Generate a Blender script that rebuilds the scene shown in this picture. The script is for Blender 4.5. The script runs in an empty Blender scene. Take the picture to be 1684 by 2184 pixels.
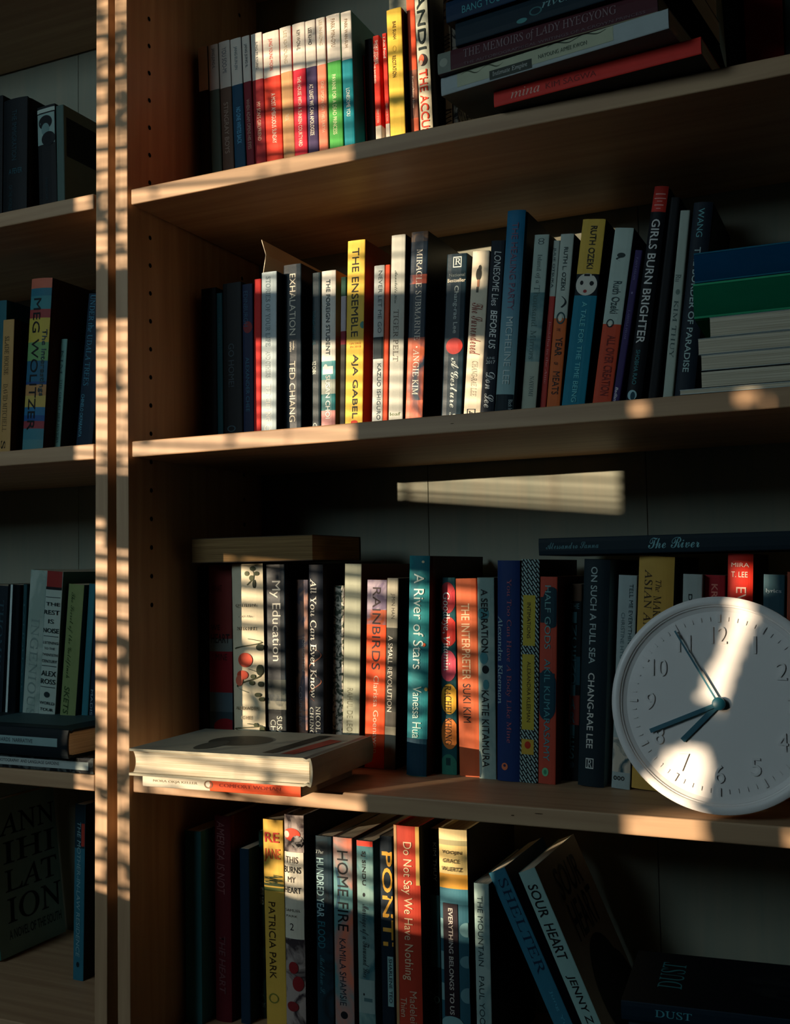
import bpy, math, random
from mathutils import Matrix, Vector
S = bpy.context.scene
COL = S.collection
# ------------------------------------------------------------------ camera
cam = bpy.data.cameras.new('camera'); camo = bpy.data.objects.new('camera', cam); COL.objects.link(camo)
cam.sensor_fit = 'HORIZONTAL'; cam.sensor_width = 36.0; cam.lens = 48.6163; cam.clip_start = 0.05
camo.matrix_world = Matrix([[0.908281, 0.039927, 0.416452, 0.729012], [0.417982, -0.044226, -0.907378, -0.91002], [-0.017811, 0.998223, -0.056858, -0.144724], [0.0, 0.0, 0.0, 1.0]])
S.camera = camo
# ------------------------------------------------------------------ sky, sun, exposure
W = bpy.data.worlds.new('world'); S.world = W; W.use_nodes = True
W.node_tree.nodes['Background'].inputs[0].default_value = (0.30, 0.55, 0.70, 1)
W.node_tree.nodes['Background'].inputs[1].default_value = 0.5
SUN = Vector((0.73, 1.0, -0.0735)).normalized()
sl = bpy.data.lights.new('sun', 'SUN'); sl.energy = 8.0; sl.color = (1.0, 0.79, 0.55); sl.angle = math.radians(0.30)
so = bpy.data.objects.new('sun', sl); COL.objects.link(so)
so.rotation_euler = (-SUN).to_track_quat('Z', 'Y').to_euler(); so.location = (-3, -4, 1)
# added fill lamp inside the room, stands in for the left window's skylight
al = bpy.data.lights.new('room_fill', 'AREA'); al.shape = 'RECTANGLE'; al.size = 0.9; al.size_y = 0.6
al.energy = 14.0; al.color = (0.68, 0.90, 0.97)
ao = bpy.data.objects.new('room_fill', al); COL.objects.link(ao)
ao.location = (-0.86, -2.05, 0.66); ao.rotation_euler = (Vector(ao.location) - Vector((0.35, 0, -0.05))).to_track_quat('Z', 'Y').to_euler()
vs = S.view_settings; vs.view_transform = 'Standard'; vs.look = 'None'; vs.gamma = 1.0; vs.use_curve_mapping = False
vs.exposure = 0.0
# ------------------------------------------------------------------ materials
def lin(h):
    h = h.lstrip('#'); o = []
    for i in (0, 2, 4):
        c = int(h[i:i+2], 16) / 255
        o.append(c/12.92 if c <= .04045 else ((c+.055)/1.055)**2.4)
    return (*o, 1)
MC = {}
def mat(spec, rough=.45, spec_l=None):
    if spec_l is None: spec_l = .18 if rough > .4 else .16
    if rough in (.25, .28, .3): rough = .38
    if rough == .45: rough = .58
    key = (spec, rough)
    if key in MC: return MC[key]
    m = bpy.data.materials.new('print_' + str(len(MC))); MC[key] = m; m.use_nodes = True
    nt = m.node_tree; N = nt.nodes; L = nt.links; B = N['Principled BSDF']
    B.inputs['Roughness'].default_value = rough; B.inputs['Specular IOR Level'].default_value = spec_l
    tc = N.new('ShaderNodeTexCoord')
    p = spec.split(':')
    nz = N.new('ShaderNodeTexNoise'); nz.inputs['Scale'].default_value = 60; nz.inputs['Detail'].default_value = 4
    L.new(tc.outputs['Object'], nz.inputs['Vector'])
    if p[0] == 'm':        # printed mottled picture
        nz.inputs['Scale'].default_value = float(p[3]); nz.inputs['Distortion'].default_value = 1.2
        rp = N.new('ShaderNodeValToRGB'); rp.color_ramp.elements[0].position = .44; rp.color_ramp.elements[1].position = .56
        rp.color_ramp.elements[0].color = lin(p[1]); rp.color_ramp.elements[1].color = lin(p[2])
        L.new(nz.outputs['Fac'], rp.inputs['Fac']); L.new(rp.outputs['Color'], B.inputs['Base Color'])
    elif p[0] == 'd':      # printed diagonal dash pattern
        mp = N.new('ShaderNodeMapping'); mp.inputs['Rotation'].default_value = (0, .6, 0); L.new(tc.outputs['Object'], mp.inputs['Vector'])
        br = N.new('ShaderNodeTexBrick'); br.inputs['Scale'].default_value = 1
        sx = N.new('ShaderNodeSeparateXYZ'); cx = N.new('ShaderNodeCombineXYZ'); L.new(mp.outputs['Vector'], sx.inputs[0])
        L.new(sx.outputs['Z'], cx.inputs['X']); L.new(sx.outputs['X'], cx.inputs['Y']); L.new(cx.outputs[0], br.inputs['Vector'])
        br.inputs['Color1'].default_value = lin(p[2]); br.inputs['Color2'].default_value = lin(p[2]); br.inputs['Mortar'].default_value = lin(p[1])
        br.inputs['Brick Width'].default_value = .0085; br.inputs['Row Height'].default_value = .0026; br.inputs['Mortar Size'].default_value = .0007
        L.new(br.outputs['Color'], B.inputs['Base Color'])
    elif p[0] == 'g':      # printed colour gradient, top to bottom of a 0.22 m spine
        sx = N.new('ShaderNodeSeparateXYZ'); L.new(tc.outputs['Object'], sx.inputs[0])
        mr = N.new('ShaderNodeMapRange'); mr.inputs['From Min'].default_value = .02; mr.inputs['From Max'].default_value = float(p[3]); L.new(sx.outputs['Z'], mr.inputs['Value'])
        mx = N.new('ShaderNodeMix'); mx.data_type = 'RGBA'; mx.inputs[7].default_value = lin(p[1]); mx.inputs[6].default_value = lin(p[2])
        L.new(mr.outputs[0], mx.inputs[0]); L.new(mx.outputs[2], B.inputs['Base Color'])
    else:
        c = lin(p[0]); mx = N.new('ShaderNodeMix'); mx.data_type = 'RGBA'
        mx.inputs[6].default_value = tuple(v*.86 for v in c[:3]) + (1,); mx.inputs[7].default_value = tuple(min(1, v*1.1) for v in c[:3]) + (1,)
        L.new(nz.outputs['Fac'], mx.inputs[0]); L.new(mx.outputs[2], B.inputs['Base Color'])
    n2 = N.new('ShaderNodeTexNoise'); n2.inputs['Scale'].default_value = 400; L.new(tc.outputs['Object'], n2.inputs['Vector'])
    bp = N.new('ShaderNodeBump'); bp.inputs['Strength'].default_value = .06; bp.inputs['Distance'].default_value = .001
    L.new(n2.outputs['Fac'], bp.inputs['Height']); L.new(bp.outputs['Normal'], B.inputs['Normal'])
    return m
def simple(name, col, rough=.5, spec=.4):
    m = bpy.data.materials.new(name); m.use_nodes = True; B = m.node_tree.nodes['Principled BSDF']
    B.inputs['Base Color'].default_value = lin(col); B.inputs['Roughness'].default_value = rough; B.inputs['Specular IOR Level'].default_value = spec
    return m
def paper_mat(ca, cb):
    m = bpy.data.materials.new('page_edges'); m.use_nodes = True; nt = m.node_tree; N = nt.nodes; L = nt.links; B = N['Principled BSDF']
    B.inputs['Roughness'].default_value = .85; B.inputs['Specular IOR Level'].default_value = .1
    tc = N.new('ShaderNodeTexCoord'); mp = N.new('ShaderNodeMapping'); mp.inputs['Scale'].default_value = (1800, 12, 12)
    L.new(tc.outputs['Object'], mp.inputs['Vector']); nz = N.new('ShaderNodeTexNoise'); nz.inputs['Scale'].default_value = 1; nz.inputs['Detail'].default_value = 3
    L.new(mp.outputs['Vector'], nz.inputs['Vector'])
    rp = N.new('ShaderNodeValToRGB'); rp.color_ramp.elements[0].position = .3; rp.color_ramp.elements[1].position = .7
    rp.color_ramp.elements[0].color = lin(ca); rp.color_ramp.elements[1].color = lin(cb)
    L.new(nz.outputs['Fac'], rp.inputs['Fac']); L.new(rp.outputs['Color'], B.inputs['Base Color'])
    bp = N.new('ShaderNodeBump'); bp.inputs['Strength'].default_value = .35; bp.inputs['Distance'].default_value = .0006
    L.new(nz.outputs['Fac'], bp.inputs['Height']); L.new(bp.outputs['Normal'], B.inputs['Normal'])
    return m
PAPER = paper_mat('#b7a98e', '#e6dcc6'); OLD_PAPER = paper_mat('#6e5536', '#9a7c54')
def wood_mat(name, a, b, axis, rough=.5):
    m = bpy.data.materials.new(name); m.use_nodes = True; nt = m.node_tree; N = nt.nodes; L = nt.links; B = N['Principled BSDF']
    B.inputs['Roughness'].default_value = rough; B.inputs['Specular IOR Level'].default_value = .3
    tc = N.new('ShaderNodeTexCoord'); mp = N.new('ShaderNodeMapping'); sc = [55, 55, 55]; sc[axis] = 3.0
    mp.inputs['Scale'].default_value = sc; L.new(tc.outputs['Object'], mp.inputs['Vector'])
    nz = N.new('ShaderNodeTexNoise'); nz.inputs['Scale'].default_value = 1.4; nz.inputs['Detail'].default_value = 6; nz.inputs['Distortion'].default_value = .6
    L.new(mp.outputs['Vector'], nz.inputs['Vector'])
    rp = N.new('ShaderNodeValToRGB'); rp.color_ramp.elements[0].position = .3; rp.color_ramp.elements[1].position = .72
    rp.color_ramp.elements[0].color = lin(a); rp.color_ramp.elements[1].color = lin(b); L.new(nz.outputs['Fac'], rp.inputs['Fac'])
    L.new(rp.outputs['Color'], B.inputs['Base Color'])
    bp = N.new('ShaderNodeBump'); bp.inputs['Strength'].default_value = .08; bp.inputs['Distance'].default_value = .001
    L.new(nz.outputs['Fac'], bp.inputs['Height']); L.new(bp.outputs['Normal'], B.inputs['Normal'])
    return m
BX = wood_mat('birch_veneer_along_x', '#ab8767', '#c4a17d', 0); BZ = wood_mat('birch_veneer_along_z', '#ab8767', '#c4a17d', 2)
BACK = wood_mat('back_panel_foil', '#848a7c', '#918f7e', 2, .6)
# ------------------------------------------------------------------ helpers
def link(name, me, parent=None, loc=None):
    o = bpy.data.objects.new(name, me); COL.objects.link(o)
    if parent: o.parent = parent
    if loc: o.location = loc
    return o
def mesh(name, v, f, mats, parent=None, mi=None, smooth=False):
    me = bpy.data.meshes.new(name); me.from_pydata(v, [], f)
    for m in (mats if isinstance(mats, list) else [mats]): me.materials.append(m)
    if mi:
        for p, i in zip(me.polygons, mi): p.material_index = i
    if smooth:
        for p in me.polygons: p.use_smooth = True
    me.update(); return link(name, me, parent)
def boxvf(x0, x1, y0, y1, z0, z1):
    v = [(x0,y0,z0),(x1,y0,z0),(x1,y1,z0),(x0,y1,z0),(x0,y0,z1),(x1,y0,z1),(x1,y1,z1),(x0,y1,z1)]
    return v, [(0,3,2,1),(4,5,6,7),(0,1,5,4),(1,2,6,5),(2,3,7,6),(3,0,4,7)]
def bevbox(name, b, m, parent=None, bev=.0006, seg=2):
    v, f = boxvf(*b); o = mesh(name, v, f, m, parent)
    md = o.modifiers.new('bevel', 'BEVEL'); md.width = bev; md.segments = seg
    return o
def tag(o, label=None, cat=None, group=None, kind=None):
    if label: o['label'] = label
    if cat: o['category'] = cat
    if group: o['group'] = group
    if kind: o['kind'] = kind
    return o
def empty(name, loc=(0,0,0)):
    o = bpy.data.objects.new(name, None); COL.objects.link(o); o.location = loc; o.empty_display_size = .02; return o
# ---- lettering: every text is typeset once, turned into a flat mesh and laid on its surface
PEND = []
def fancy(s, st):
    t = {'B': (0x1D434, 0x1D44E), 'r': (0x1D434, 0x1D44E), 'i': (0x1D434, 0x1D44E), 'k': (0x1D4D0, 0x1D4EA)}.get(st)
    if not t: return s
    r = ''
    for ch in s:
        if 'A' <= ch <= 'Z': r += chr(t[0] + ord(ch) - 65)
        elif 'a' <= ch <= 'z': r += '\u210e' if (t[1] == 0x1D44E and ch == 'h') else chr(t[1] + ord(ch) - 97)
        else: r += ch
    return r
def text(s, st, mapper, m, parent, name='lettering'):
    """mapper(a, b) -> local point; a 0..1 along the line, b 0..1 from foot to top of the letters"""
    c = bpy.data.curves.new('text', 'FONT'); c.body = fancy(s, st); c.resolution_u = 3; c.size = 1
    if name == 'hour_number': c.extrude = .05
    if st in 'rB': c.shear = -.22
    if st == 'w': c.shear = .18
    c.offset = 0 if 'M' in s else {'b': .011, 'B': .008, 'w': .011}.get(st, 0)
    o = bpy.data.objects.new('text', c); COL.objects.link(o); PEND.append((o, mapper, m, parent, name))
def flush_text():
    dg = bpy.context.evaluated_depsgraph_get(); dg.update()
    ms = [bpy.data.meshes.new_from_object(p[0].evaluated_get(dg)) for p in PEND]
    for me, (o, mapper, m, parent, name) in zip(ms, PEND):
        me.name = name
        if len(me.vertices):
            xs = [v.co.x for v in me.vertices]; ys = [v.co.y for v in me.vertices]
            x0, x1, y0, y1 = min(xs), max(xs), min(ys), max(ys)
            for v in me.vertices: v.co = mapper((v.co.x-x0)/max(1e-6, x1-x0), (v.co.y-y0)/max(1e-6, y1-y0), *((v.co.z,) if name == 'hour_number' else ()))
            me.materials.clear(); me.materials.append(m); n = link(name, me, parent)
    for o, *_ in PEND:
        c = o.data; bpy.data.objects.remove(o); bpy.data.curves.remove(c)
# ------------------------------------------------------------------ books
def prof(x, w, hb):
    t = min(1, abs(2*x/w)); return (.0022*t**2.4 if hb else .0009*t**7)
def make_book(w, h, D, hb, col, side, bands, texts, decs, rdecs, rtexts, rough, name='book'):
    root = empty(name)
    tc = .0024 if hb else .0006; hw = w/2
    n = 10; P = []
    P += [(-hw, D)]
    if hb: P += [(-hw, .010), (-hw+.0012, .0065), (-hw, .0035)]
    xs = [-hw + w*i/n for i in range(n+1)]
    if not hb: xs = [-hw, -hw+.0004, -hw+.0009, -hw*.5, 0, hw*.5, hw-.0009, hw-.0004, hw]
    k0 = len(P)
    for x in xs: P.append((x, prof(x, w, hb) - (0 if hb else 0)))
    k1 = len(P)-1
    if hb: P += [(hw, .0035), (hw-.0012, .0065), (hw, .010)]
    P += [(hw, D)]
    Q = []
    for i, (x, y) in enumerate(P):
        if i <= k0: Q.append((x+tc, max(y, tc) if i == k0 else y))
        elif i >= k1: Q.append((x-tc, max(y, tc) if i == k1 else y))
        else: Q.append((max(-hw+tc, min(hw-tc, x)), y+tc))
    zs = sorted(set([0, h] + [round(h*(1-b[0]), 5) for b in bands if 0 < b[0] < 1]))
    mats = [mat(col, rough)]; bm = []
    for b in bands: mats.append(mat(b[1], rough))
    sm = len(mats)
    if side: mats.append(mat(side, rough))
    V = []; F = []; MI = []; np_ = len(P)
    for z in zs: V += [(x, y, z) for x, y in P]
    for z in zs: V += [(x, y, z) for x, y in Q]
    off = len(zs)*np_
    def bidx(z):
        f = 1 - z/h; r = 0
        for i, b in enumerate(bands):
            if b[0] <= f: r = i+1
        return r
    for j in range(len(zs)-1):
        b = bidx((zs[j]+zs[j+1])/2)
        for i in range(np_-1):
            a = j*np_+i; F.append((a, a+1, a+1+np_, a+np_)); MI.append(sm if (side and (i < k0 or i >= k1)) else b)
            a += off; F.append((a+1, a, a+np_, a+1+np_)); MI.append(0)
    t = (len(zs)-1)*np_
    for i in range(np_-1):
        F.append((i+1, i, off+i, off+i+1)); MI.append(0); F.append((t+i, t+i+1, off+t+i+1, off+t+i)); MI.append(0)
    for j in range(len(zs)-1):
        for e in (0, np_-1):
            a = j*np_+e; q = (a, a+np_, off+a+np_, off+a); F.append(q if e == 0 else q[::-1]); MI.append(0)
    cov = mesh('cover', V, F, mats, root, MI)
    ins = .003 if hb else .0004
    x0, x1, y0, y1, z0, z1 = -hw+tc+.0001, hw-tc-.0001, tc+.0026, D-ins, (ins if hb else .0002), h-ins
    cv = []; m_ = 6      # page block; hardbacks have a hollow fore-edge
    for z in (z0, z1):
        cv += [(x0, y0, z), (x1, y0, z)]
        for i in range(m_+1):
            x = x1 + (x0-x1)*i/m_; q = (x-(x0+x1)/2)/((x1-x0)/2); cv.append((x, y1 - (.003*(1-q*q) if hb else 0), z))
    nn = m_+3; cf = [tuple(range(nn))[::-1], tuple(range(nn, 2*nn))] + [(i, (i+1) % nn, nn+(i+1) % nn, nn+i) for i in range(nn)]
    mesh('pages', cv, cf, PAPER, root)
    lift = .00045 if hb else .0002
    def sp(x, zf, k=0):
        x = max(-hw+.0003, min(hw-.0003, x)); zf = max(0, min(.999, zf)); return (x, prof(x, w, hb) - lift - k, h*(1-zf))
    def rp(yf, zf, k=0): return (hw + .0002 + k, D*max(.002, min(.998, yf)), h*(1-max(.002, min(.998, zf))))
    def deco(fn, d, k, isx):
        kd, a0, a1, u0, u1, c = d[:6]; m = mat(c, rough)
        X = (lambda u: -hw + w*u) if isx else (lambda u: u)
        if kd == 'r':
            q = 6; v = []; f = []
            for i in range(q+1):
                for a in (a0, a1): v.append(fn(X(u0+(u1-u0)*i/q), a, k))
            for i in range(q): f.append((2*i, 2*i+1, 2*i+3, 2*i+2))
            mesh('print_or_highlight', v, f, m, cov)
        elif kd == 'e':
            q = 28; v = [fn(X((u0+u1)/2), (a0+a1)/2, k)]; f = []
            for rr in (.5, 1):
                for i in range(q): v.append(fn(X((u0+u1)/2 + (u1-u0)/2*rr*math.cos(6.28318*i/q)), (a0+a1)/2 + (a1-a0)/2*rr*math.sin(6.28318*i/q), k))
            for i in range(q):
                j = (i+1) % q; f += [(0, 1+i, 1+j), (1+i, 1+q+i, 1+q+j, 1+j)]
            mesh('printed_shape', v, f, m, cov)
        elif kd == 'o':      # ring / frame outline
            q = 28; v = []; f = []
            for rr in (.74, 1):
                for i in range(q): v.append(fn(X((u0+u1)/2 + (u1-u0)/2*rr*math.cos(6.28318*i/q)), (a0+a1)/2 + (a1-a0)/2*rr*math.sin(6.28318*i/q), k))
            for i in range(q): j = (i+1) % q; f.append((i, q+i, q+j, j))
            mesh('printed_ring', v, f, m, cov)
        elif kd == 'f':      # square frame
            v = []; f = []
            for rr in (.82, 1):
                for (a, b) in ((-1,-1),(1,-1),(1,1),(-1,1)): v.append(fn(X((u0+u1)/2 + (u1-u0)/2*rr*a), (a0+a1)/2 + (a1-a0)/2*rr*b, k))
            for i in range(4): j = (i+1) % 4; f.append((i, 4+i, 4+j, j))
            mesh('printed_frame', v, f, m, cov)
        elif kd == 'v':      # wavy printed line (branch, bird, wave); d[6] = waves, d[7] = half width
            q = 40; v = []; f = []; wv = d[6]; th = d[7]
            for i in range(q+1):
                t_ = i/q; uu = u0 + (u1-u0)*(.5+.5*math.sin(t_*wv*6.28)); aa = a0 + (a1-a0)*t_
                v += [fn(X(uu)-(th if isx else th/D), aa-.002, k), fn(X(uu)+(th if isx else th/D), aa+.002, k)]
            for i in range(q): f.append((2*i, 2*i+1, 2*i+3, 2*i+2))
            mesh('printed_line', v, f, m, cov)
        elif kd == 'p':      # free polygon; d[6] = [(u, a), ...]
            v = [fn(X(u), a, k) for u, a in d[6]]; mesh('printed_shape', v, [tuple(range(len(v)))], m, cov)
    for i, d in enumerate(decs): deco(sp, d, .00006*i, True)
    for i, d in enumerate(rdecs): deco(rp, d, .00006*i, False)
    kt = .00006*len(decs) + .00008
    for s, st, a0, a1, u0, u1, c in texts:
        m = mat(c, .5)
        if st[0] == 'H': mp = (lambda a, b, a0=a0, a1=a1, u0=u0, u1=u1: sp(-hw + w*(u0+(u1-u0)*a), a1+(a0-a1)*b, kt)); st = st[1:]
        else: mp = (lambda a, b, a0=a0, a1=a1, u0=u0, u1=u1: sp(-hw + w*(u0+(u1-u0)*b), a0+(a1-a0)*a, kt))
        text(s, st, mp, m, cov)
    kr = .00006*len(rdecs) + .00008
    for s, st, a0, a1, u0, u1, c in rtexts:
        text(s, st, (lambda a, b, a0=a0, a1=a1, u0=u0, u1=u1: rp(u0+(u1-u0)*a, a1+(a0-a1)*b, kr)), mat(c, .5), cov)
    return root
ORI = {'S': None, 'L': Matrix(((0,0,-1),(0,1,0),(1,0,0))), 'T': Matrix(((0,-1,0),(0,0,-1),(1,0,0))), 'F': Matrix(((0,0,1),(0,-1,0),(1,0,0)))}
def put_book(rec):
    (ori, x, y, z, ang, w, h, D, hb, col, side, bands, texts, decs, rdecs, rtexts, rough, label, group) = rec
    r = make_book(w, h, D, hb, col, side, bands, texts, decs, rdecs, rtexts, rough)
    if ori == 'S': M = Matrix.Rotation(ang, 3, 'Y')
    else: M = Matrix.Rotation(ang, 3, 'Z') @ ORI[ori]
    r.matrix_world = Matrix.Translation((x, y, z)) @ M.to_4x4()
    if label.startswith('old book'): [c for c in r.children if c.name.startswith('pages')][0].data.materials[0] = OLD_PAPER
    tag(r, label, 'book', group)
# ------------------------------------------------------------------ room
ROOM = simple('wall_paint', '#1c272c', .9, .1); FLOORM = wood_mat('floor_boards_finish', '#14110f', '#1e1915', 1, .5)
FL = -1.20
o = mesh('floor', *boxvf(-1.05, 2.6, -3.9, .40, FL-.05, FL), FLOORM); tag(o, kind='structure')
for i in range(19):          # floor boards, joints recessed between them
    b = bevbox('floor_board', (-1.0+i*.189, -1.0+i*.189+.186, -3.8, .29, FL-.001, FL+.008), FLOORM, o, .0015)
o = mesh('wall_back', *boxvf(-1.05, 2.6, .30, .40, FL, 1.35), ROOM); tag(o, kind='structure')
o = mesh('ceiling', *boxvf(-1.05, 2.6, -3.9, .40, 1.35, 1.45), ROOM); tag(o, kind='structure')
o = mesh('wall_right', *boxvf(2.6, 2.7, -3.9, .40, FL, 1.35), ROOM); tag(o, kind='structure')
o = mesh('wall_front', *boxvf(-1.05, 2.7, -4.0, -3.9, FL, 1.35), ROOM); tag(o, kind='structure')
XW = -1.0
WY0, WY1, WZ0, WZ1 = -2.42, -1.272, -.388, .98
V = []; F = []
for b in ((XW-.06, XW, -3.9, WY0, FL, 1.35), (XW-.06, XW, WY1, .40, FL, 1.35), (XW-.06, XW, WY0, WY1, FL, WZ0), (XW-.06, XW, WY0, WY1, WZ1, 1.35)):
    v, f = boxvf(*b); n = len(V); V += v; F += [tuple(i+n for i in q) for q in f]
o = mesh('wall_left', V, F, ROOM); tag(o, kind='structure')
# the window in the left wall, its sash bars, the slatted blind and an added light mask beside it
def wz(X0, Z0): return Z0 + .1007*(X0 - XW)
WHITE = simple('window_paint', '#d8d4ca', .5)
win = tag(empty('window_1', (XW-.03, (WY0+WY1)/2, WZ0)), kind='structure')
def wpart(name, b, m=WHITE):
    l = win.location; return bevbox(name, (b[0]-l.x, b[1]-l.x, b[2]-l.y, b[3]-l.y, b[4]-l.z, b[5]-l.z), m, win, .002)
wpart('frame_rail', (XW-.055, XW-.01, WY0, WY1, WZ1-.03, WZ1)); wpart('frame_rail', (XW-.055, XW-.01, WY0, WY1, WZ0, WZ0+.012))
wpart('frame_stile', (XW-.055, XW-.01, WY0, WY0+.03, WZ0, WZ1))
PZ = lambda p: 0.4874589 + p*(-0.0005289366 + p*(1.3198658e-08 + p*-3.0541466e-13))
wpart('sash_mask_bar', (XW-.05, XW-.02, WY0, WY1, wz(-.01, PZ(675)), wz(-.01, PZ(566))))
wpart('sash_mask_bar', (XW-.05, XW-.02, WY0, WY1, wz(-.01, PZ(1100)), wz(-.01, PZ(1004))))
wpart('sash_mask_bar', (XW-.049, XW-.021, (XW-.30)/.73, (XW-.015)/.73, wz(-.01, PZ(1166)), wz(-.01, PZ(1098))))  # added blocker below the sash bar, trims light right of the uprights
blind = tag(empty('window_blind', (XW-.012, -1.52, WZ1-.03)), 'slatted blind hanging in the left wall window', 'blind')
BL = simple('blind_slat_finish', '#7d6f5a', .6)
rnd = random.Random(5)
sl_ = []
p = -620.0
while p < 560: sl_.append((PZ(p), rnd.uniform(.0045, .0085))); p += rnd.uniform(42, 50)
p = -600.0
while p < 560: sl_.append((PZ(p), rnd.uniform(.0014, .0032))); p += rnd.uniform(13, 26)
p = 700.0
while p < 1000: sl_.append((PZ(p), rnd.uniform(.002, .0045))); p += rnd.uniform(18, 34)
for p in (1132, 1187, 1233, 1279, 1322, 1372, 1410, 1455, 1508, 1561, 1602, 1647, 1690, 1742, 1793, 1839, 1892): sl_.append((PZ(p), rnd.uniform(.0055, .0085) if not 1500 < p < 1700 else .0045))
sl_.append((PZ(986), .0032))
p = 1110.0
while p < 1690: sl_.append((PZ(p), rnd.uniform(.0012, .0026))); p += rnd.uniform(20, 48)
for Z0, t in sl_:
    zc = wz(-.01, Z0); tl = rnd.uniform(-.002, .002)
    v, f = boxvf(-.0015, .0015, -.245, .25, -t/2, t/2)
    s_ = mesh('slat', v, f, BL, blind); s_.location = (0, 0, zc-blind.location.z); s_.rotation_euler = (tl/.5, 0, 0)
for yy in (-.14, .15): mesh('ladder_cord', *boxvf(-.003, -.002, yy, yy+.0012, -1.36, 0), BL, blind)
# added cloth mask over the rest of the window, holes cut to beam shapes
def hole(pts): return [((XW-X0)/.73, wz(X0, Z0)) for X0, Z0 in pts]
HOLES = [[(0.58088, -0.16398), (0.59983, -0.16415), (0.59502, -0.19458), (0.58753, -0.22586), (0.58181, -0.24939), (0.57276, -0.2692), (0.56623, -0.25771), (0.5477, -0.2544), (0.55382, -0.23445), (0.56729, -0.20262), (0.57462, -0.17893)], [(0.52405, -0.11648), (0.54527, -0.11706), (0.54537, -0.16018), (0.52339, -0.15999)], [(0.53003, -0.31457), (0.53607, -0.2984), (0.55034, -0.29372), (0.56327, -0.30088), (0.56673, -0.31238), (0.56146, -0.33218), (0.55255, -0.34529), (0.53633, -0.33981), (0.52555, -0.33069)], [(0.50925, -0.34816), (0.52311, -0.35102), (0.54682, -0.34418), (0.57539, -0.34701), (0.57759, -0.36014), (0.58023, -0.37129), (0.54587, -0.37432), (0.5097, -0.3736)], [(0.5296, -0.00354), (0.53605, -0.00327), (0.53747, -0.00945), (0.5341, -0.01445), (0.52976, -0.01167)], [(0.6076, -0.00215), (0.61587, -0.00131), (0.61865, -0.00701), (0.61292, -0.01121), (0.60816, -0.00769)], [(0.62596, -0.00996), (0.63268, -0.00742), (0.63544, -0.01229), (0.633, -0.01905), (0.6268, -0.01778)], [(0.64079, -0.35674), (0.64694, -0.35255), (0.65643, -0.36091), (0.6526, -0.37038), (0.64212, -0.36876)], [(0.66275, 0.08216), (0.67285, 0.0847), (0.67215, 0.06558), (0.66073, 0.06621)]]
def in_poly(y, z, P):
    c = False; n = len(P)
    for i in range(n):
        (a, b), (d, e) = P[i], P[i-1]
        if (b > z) != (e > z) and y < (d-a)*(z-b)/(e-b)+a: c = not c
    return c
HP = [hole(h) for h in HOLES]
cy0, cy1, cz0, cz1 = -2.46, -1.733, WZ0-.10, WZ1+.03; ny, nz_ = 150, 300
HB = [(min(q[0] for q in P), max(q[0] for q in P), min(q[1] for q in P), max(q[1] for q in P)) for P in HP]
keep = {}; V = []; F = []
def cvx(i, j):
    if (i, j) not in keep:
        y = cy0+(cy1-cy0)*i/ny; z = cz0+(cz1-cz0)*j/nz_; keep[(i, j)] = len(V); V.append((.006*math.sin(y*70)+.002*math.sin(z*9+y*20), y, z))
    return keep[(i, j)]
for i in range(ny):
    for j in range(nz_):
        y = cy0+(cy1-cy0)*(i+.5)/ny; z = cz0+(cz1-cz0)*(j+.5)/nz_
        if any(B[0] < y < B[1] and B[2] < z < B[3] and in_poly(y, z, P) for P, B in zip(HP, HB)): continue
        F.append((cvx(i, j), cvx(i+1, j), cvx(i+1, j+1), cvx(i, j+1)))
cur = mesh('beam_mask', V, F, simple('beam_mask_cloth', '#4a4640', .9, .05)); cur.location.x = XW+.012
md = cur.modifiers.new('thick', 'SOLIDIFY'); md.thickness = .0015
tag(cur, 'unseen cloth mask with light-shaped holes beside the slatted blind', 'beam_mask')
# ------------------------------------------------------------------ bookcases
HOLEM = simple('peg_hole_shadow', '#0a0806', .9, 0)
def bookcase(loc, x0, x1, shelves, zb, zt, folds, t, label, xs0=.0045, lean=0, pegx=None):
    r = empty('bookcase', (loc[0], 0, zb)); l = loc[0]
    A = lambda b: (b[0]-l, b[1]-l, b[2], b[3], b[4]-zb, b[5]-zb)
    bevbox('side_panel', A((x0-t, x0, 0, .28, zb, zt)), BZ, r, .0008); bevbox('side_panel', A((x1, x1+t, 0, .28, zb, zt)), BZ, r, .0008)
    xs = [x0] + folds + [x1]
    for a, b in zip(xs, xs[1:]): bevbox('back_panel', A((a+.0004, b-.0004, .2655, .2685, zb+.08, zt-.018)), BACK, r, .0003)
    bevbox('top_panel', A((x0, x1, 0, .28, zt-.018, zt)), BX, r, .0008); bevbox('plinth', A((x0, x1, .02, .035, zb, zb+.07)), BX, r, .0008)
    for z in shelves: bevbox('shelf', A((x0+xs0, x1-.002, 0, .262, z-.017, z)), BX, r, .0014, 3)
    if pegx is not None:
        v = []; f = []
        for k in range(-16, 14):
            for (yy) in (.0385, .225):
                zc = 0.3257 + .0313*k; n = len(v); v.append((pegx-l+.0003, yy, zc-zb))
                for q in range(10): v.append((pegx-l+.0003, yy+.0026*math.cos(q*.628), zc-zb+.0026*math.sin(q*.628)))
                f += [(n, n+1+q, n+1+(q+1) % 10) for q in range(10)]
        tag(mesh('peg_holes', v, f, HOLEM, r), kind='stuff')
    r.rotation_euler.y = lean
    return tag(r, label, 'bookcase')
bookcase((0, 0), 0, .76, [.6257, .2737, 0, -.352, -.637, -.925], FL+.008, .80, [.2336, .4934], .0165, 'birch bookcase with the wall clock on its shelf', .0045, 0, 0)
LC = bookcase((-.0275, 0), -.0275-.0168-.76, -.0275-.0168, [.6257, .2776, .001, -.3545, -.628, -.925], FL+.008, .80, [-.55, -.30], .0168, 'birch bookcase at the left, beyond the double upright', 0)
sp = [c for c in LC.children if c.name.startswith('side_panel')][-1]
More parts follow.
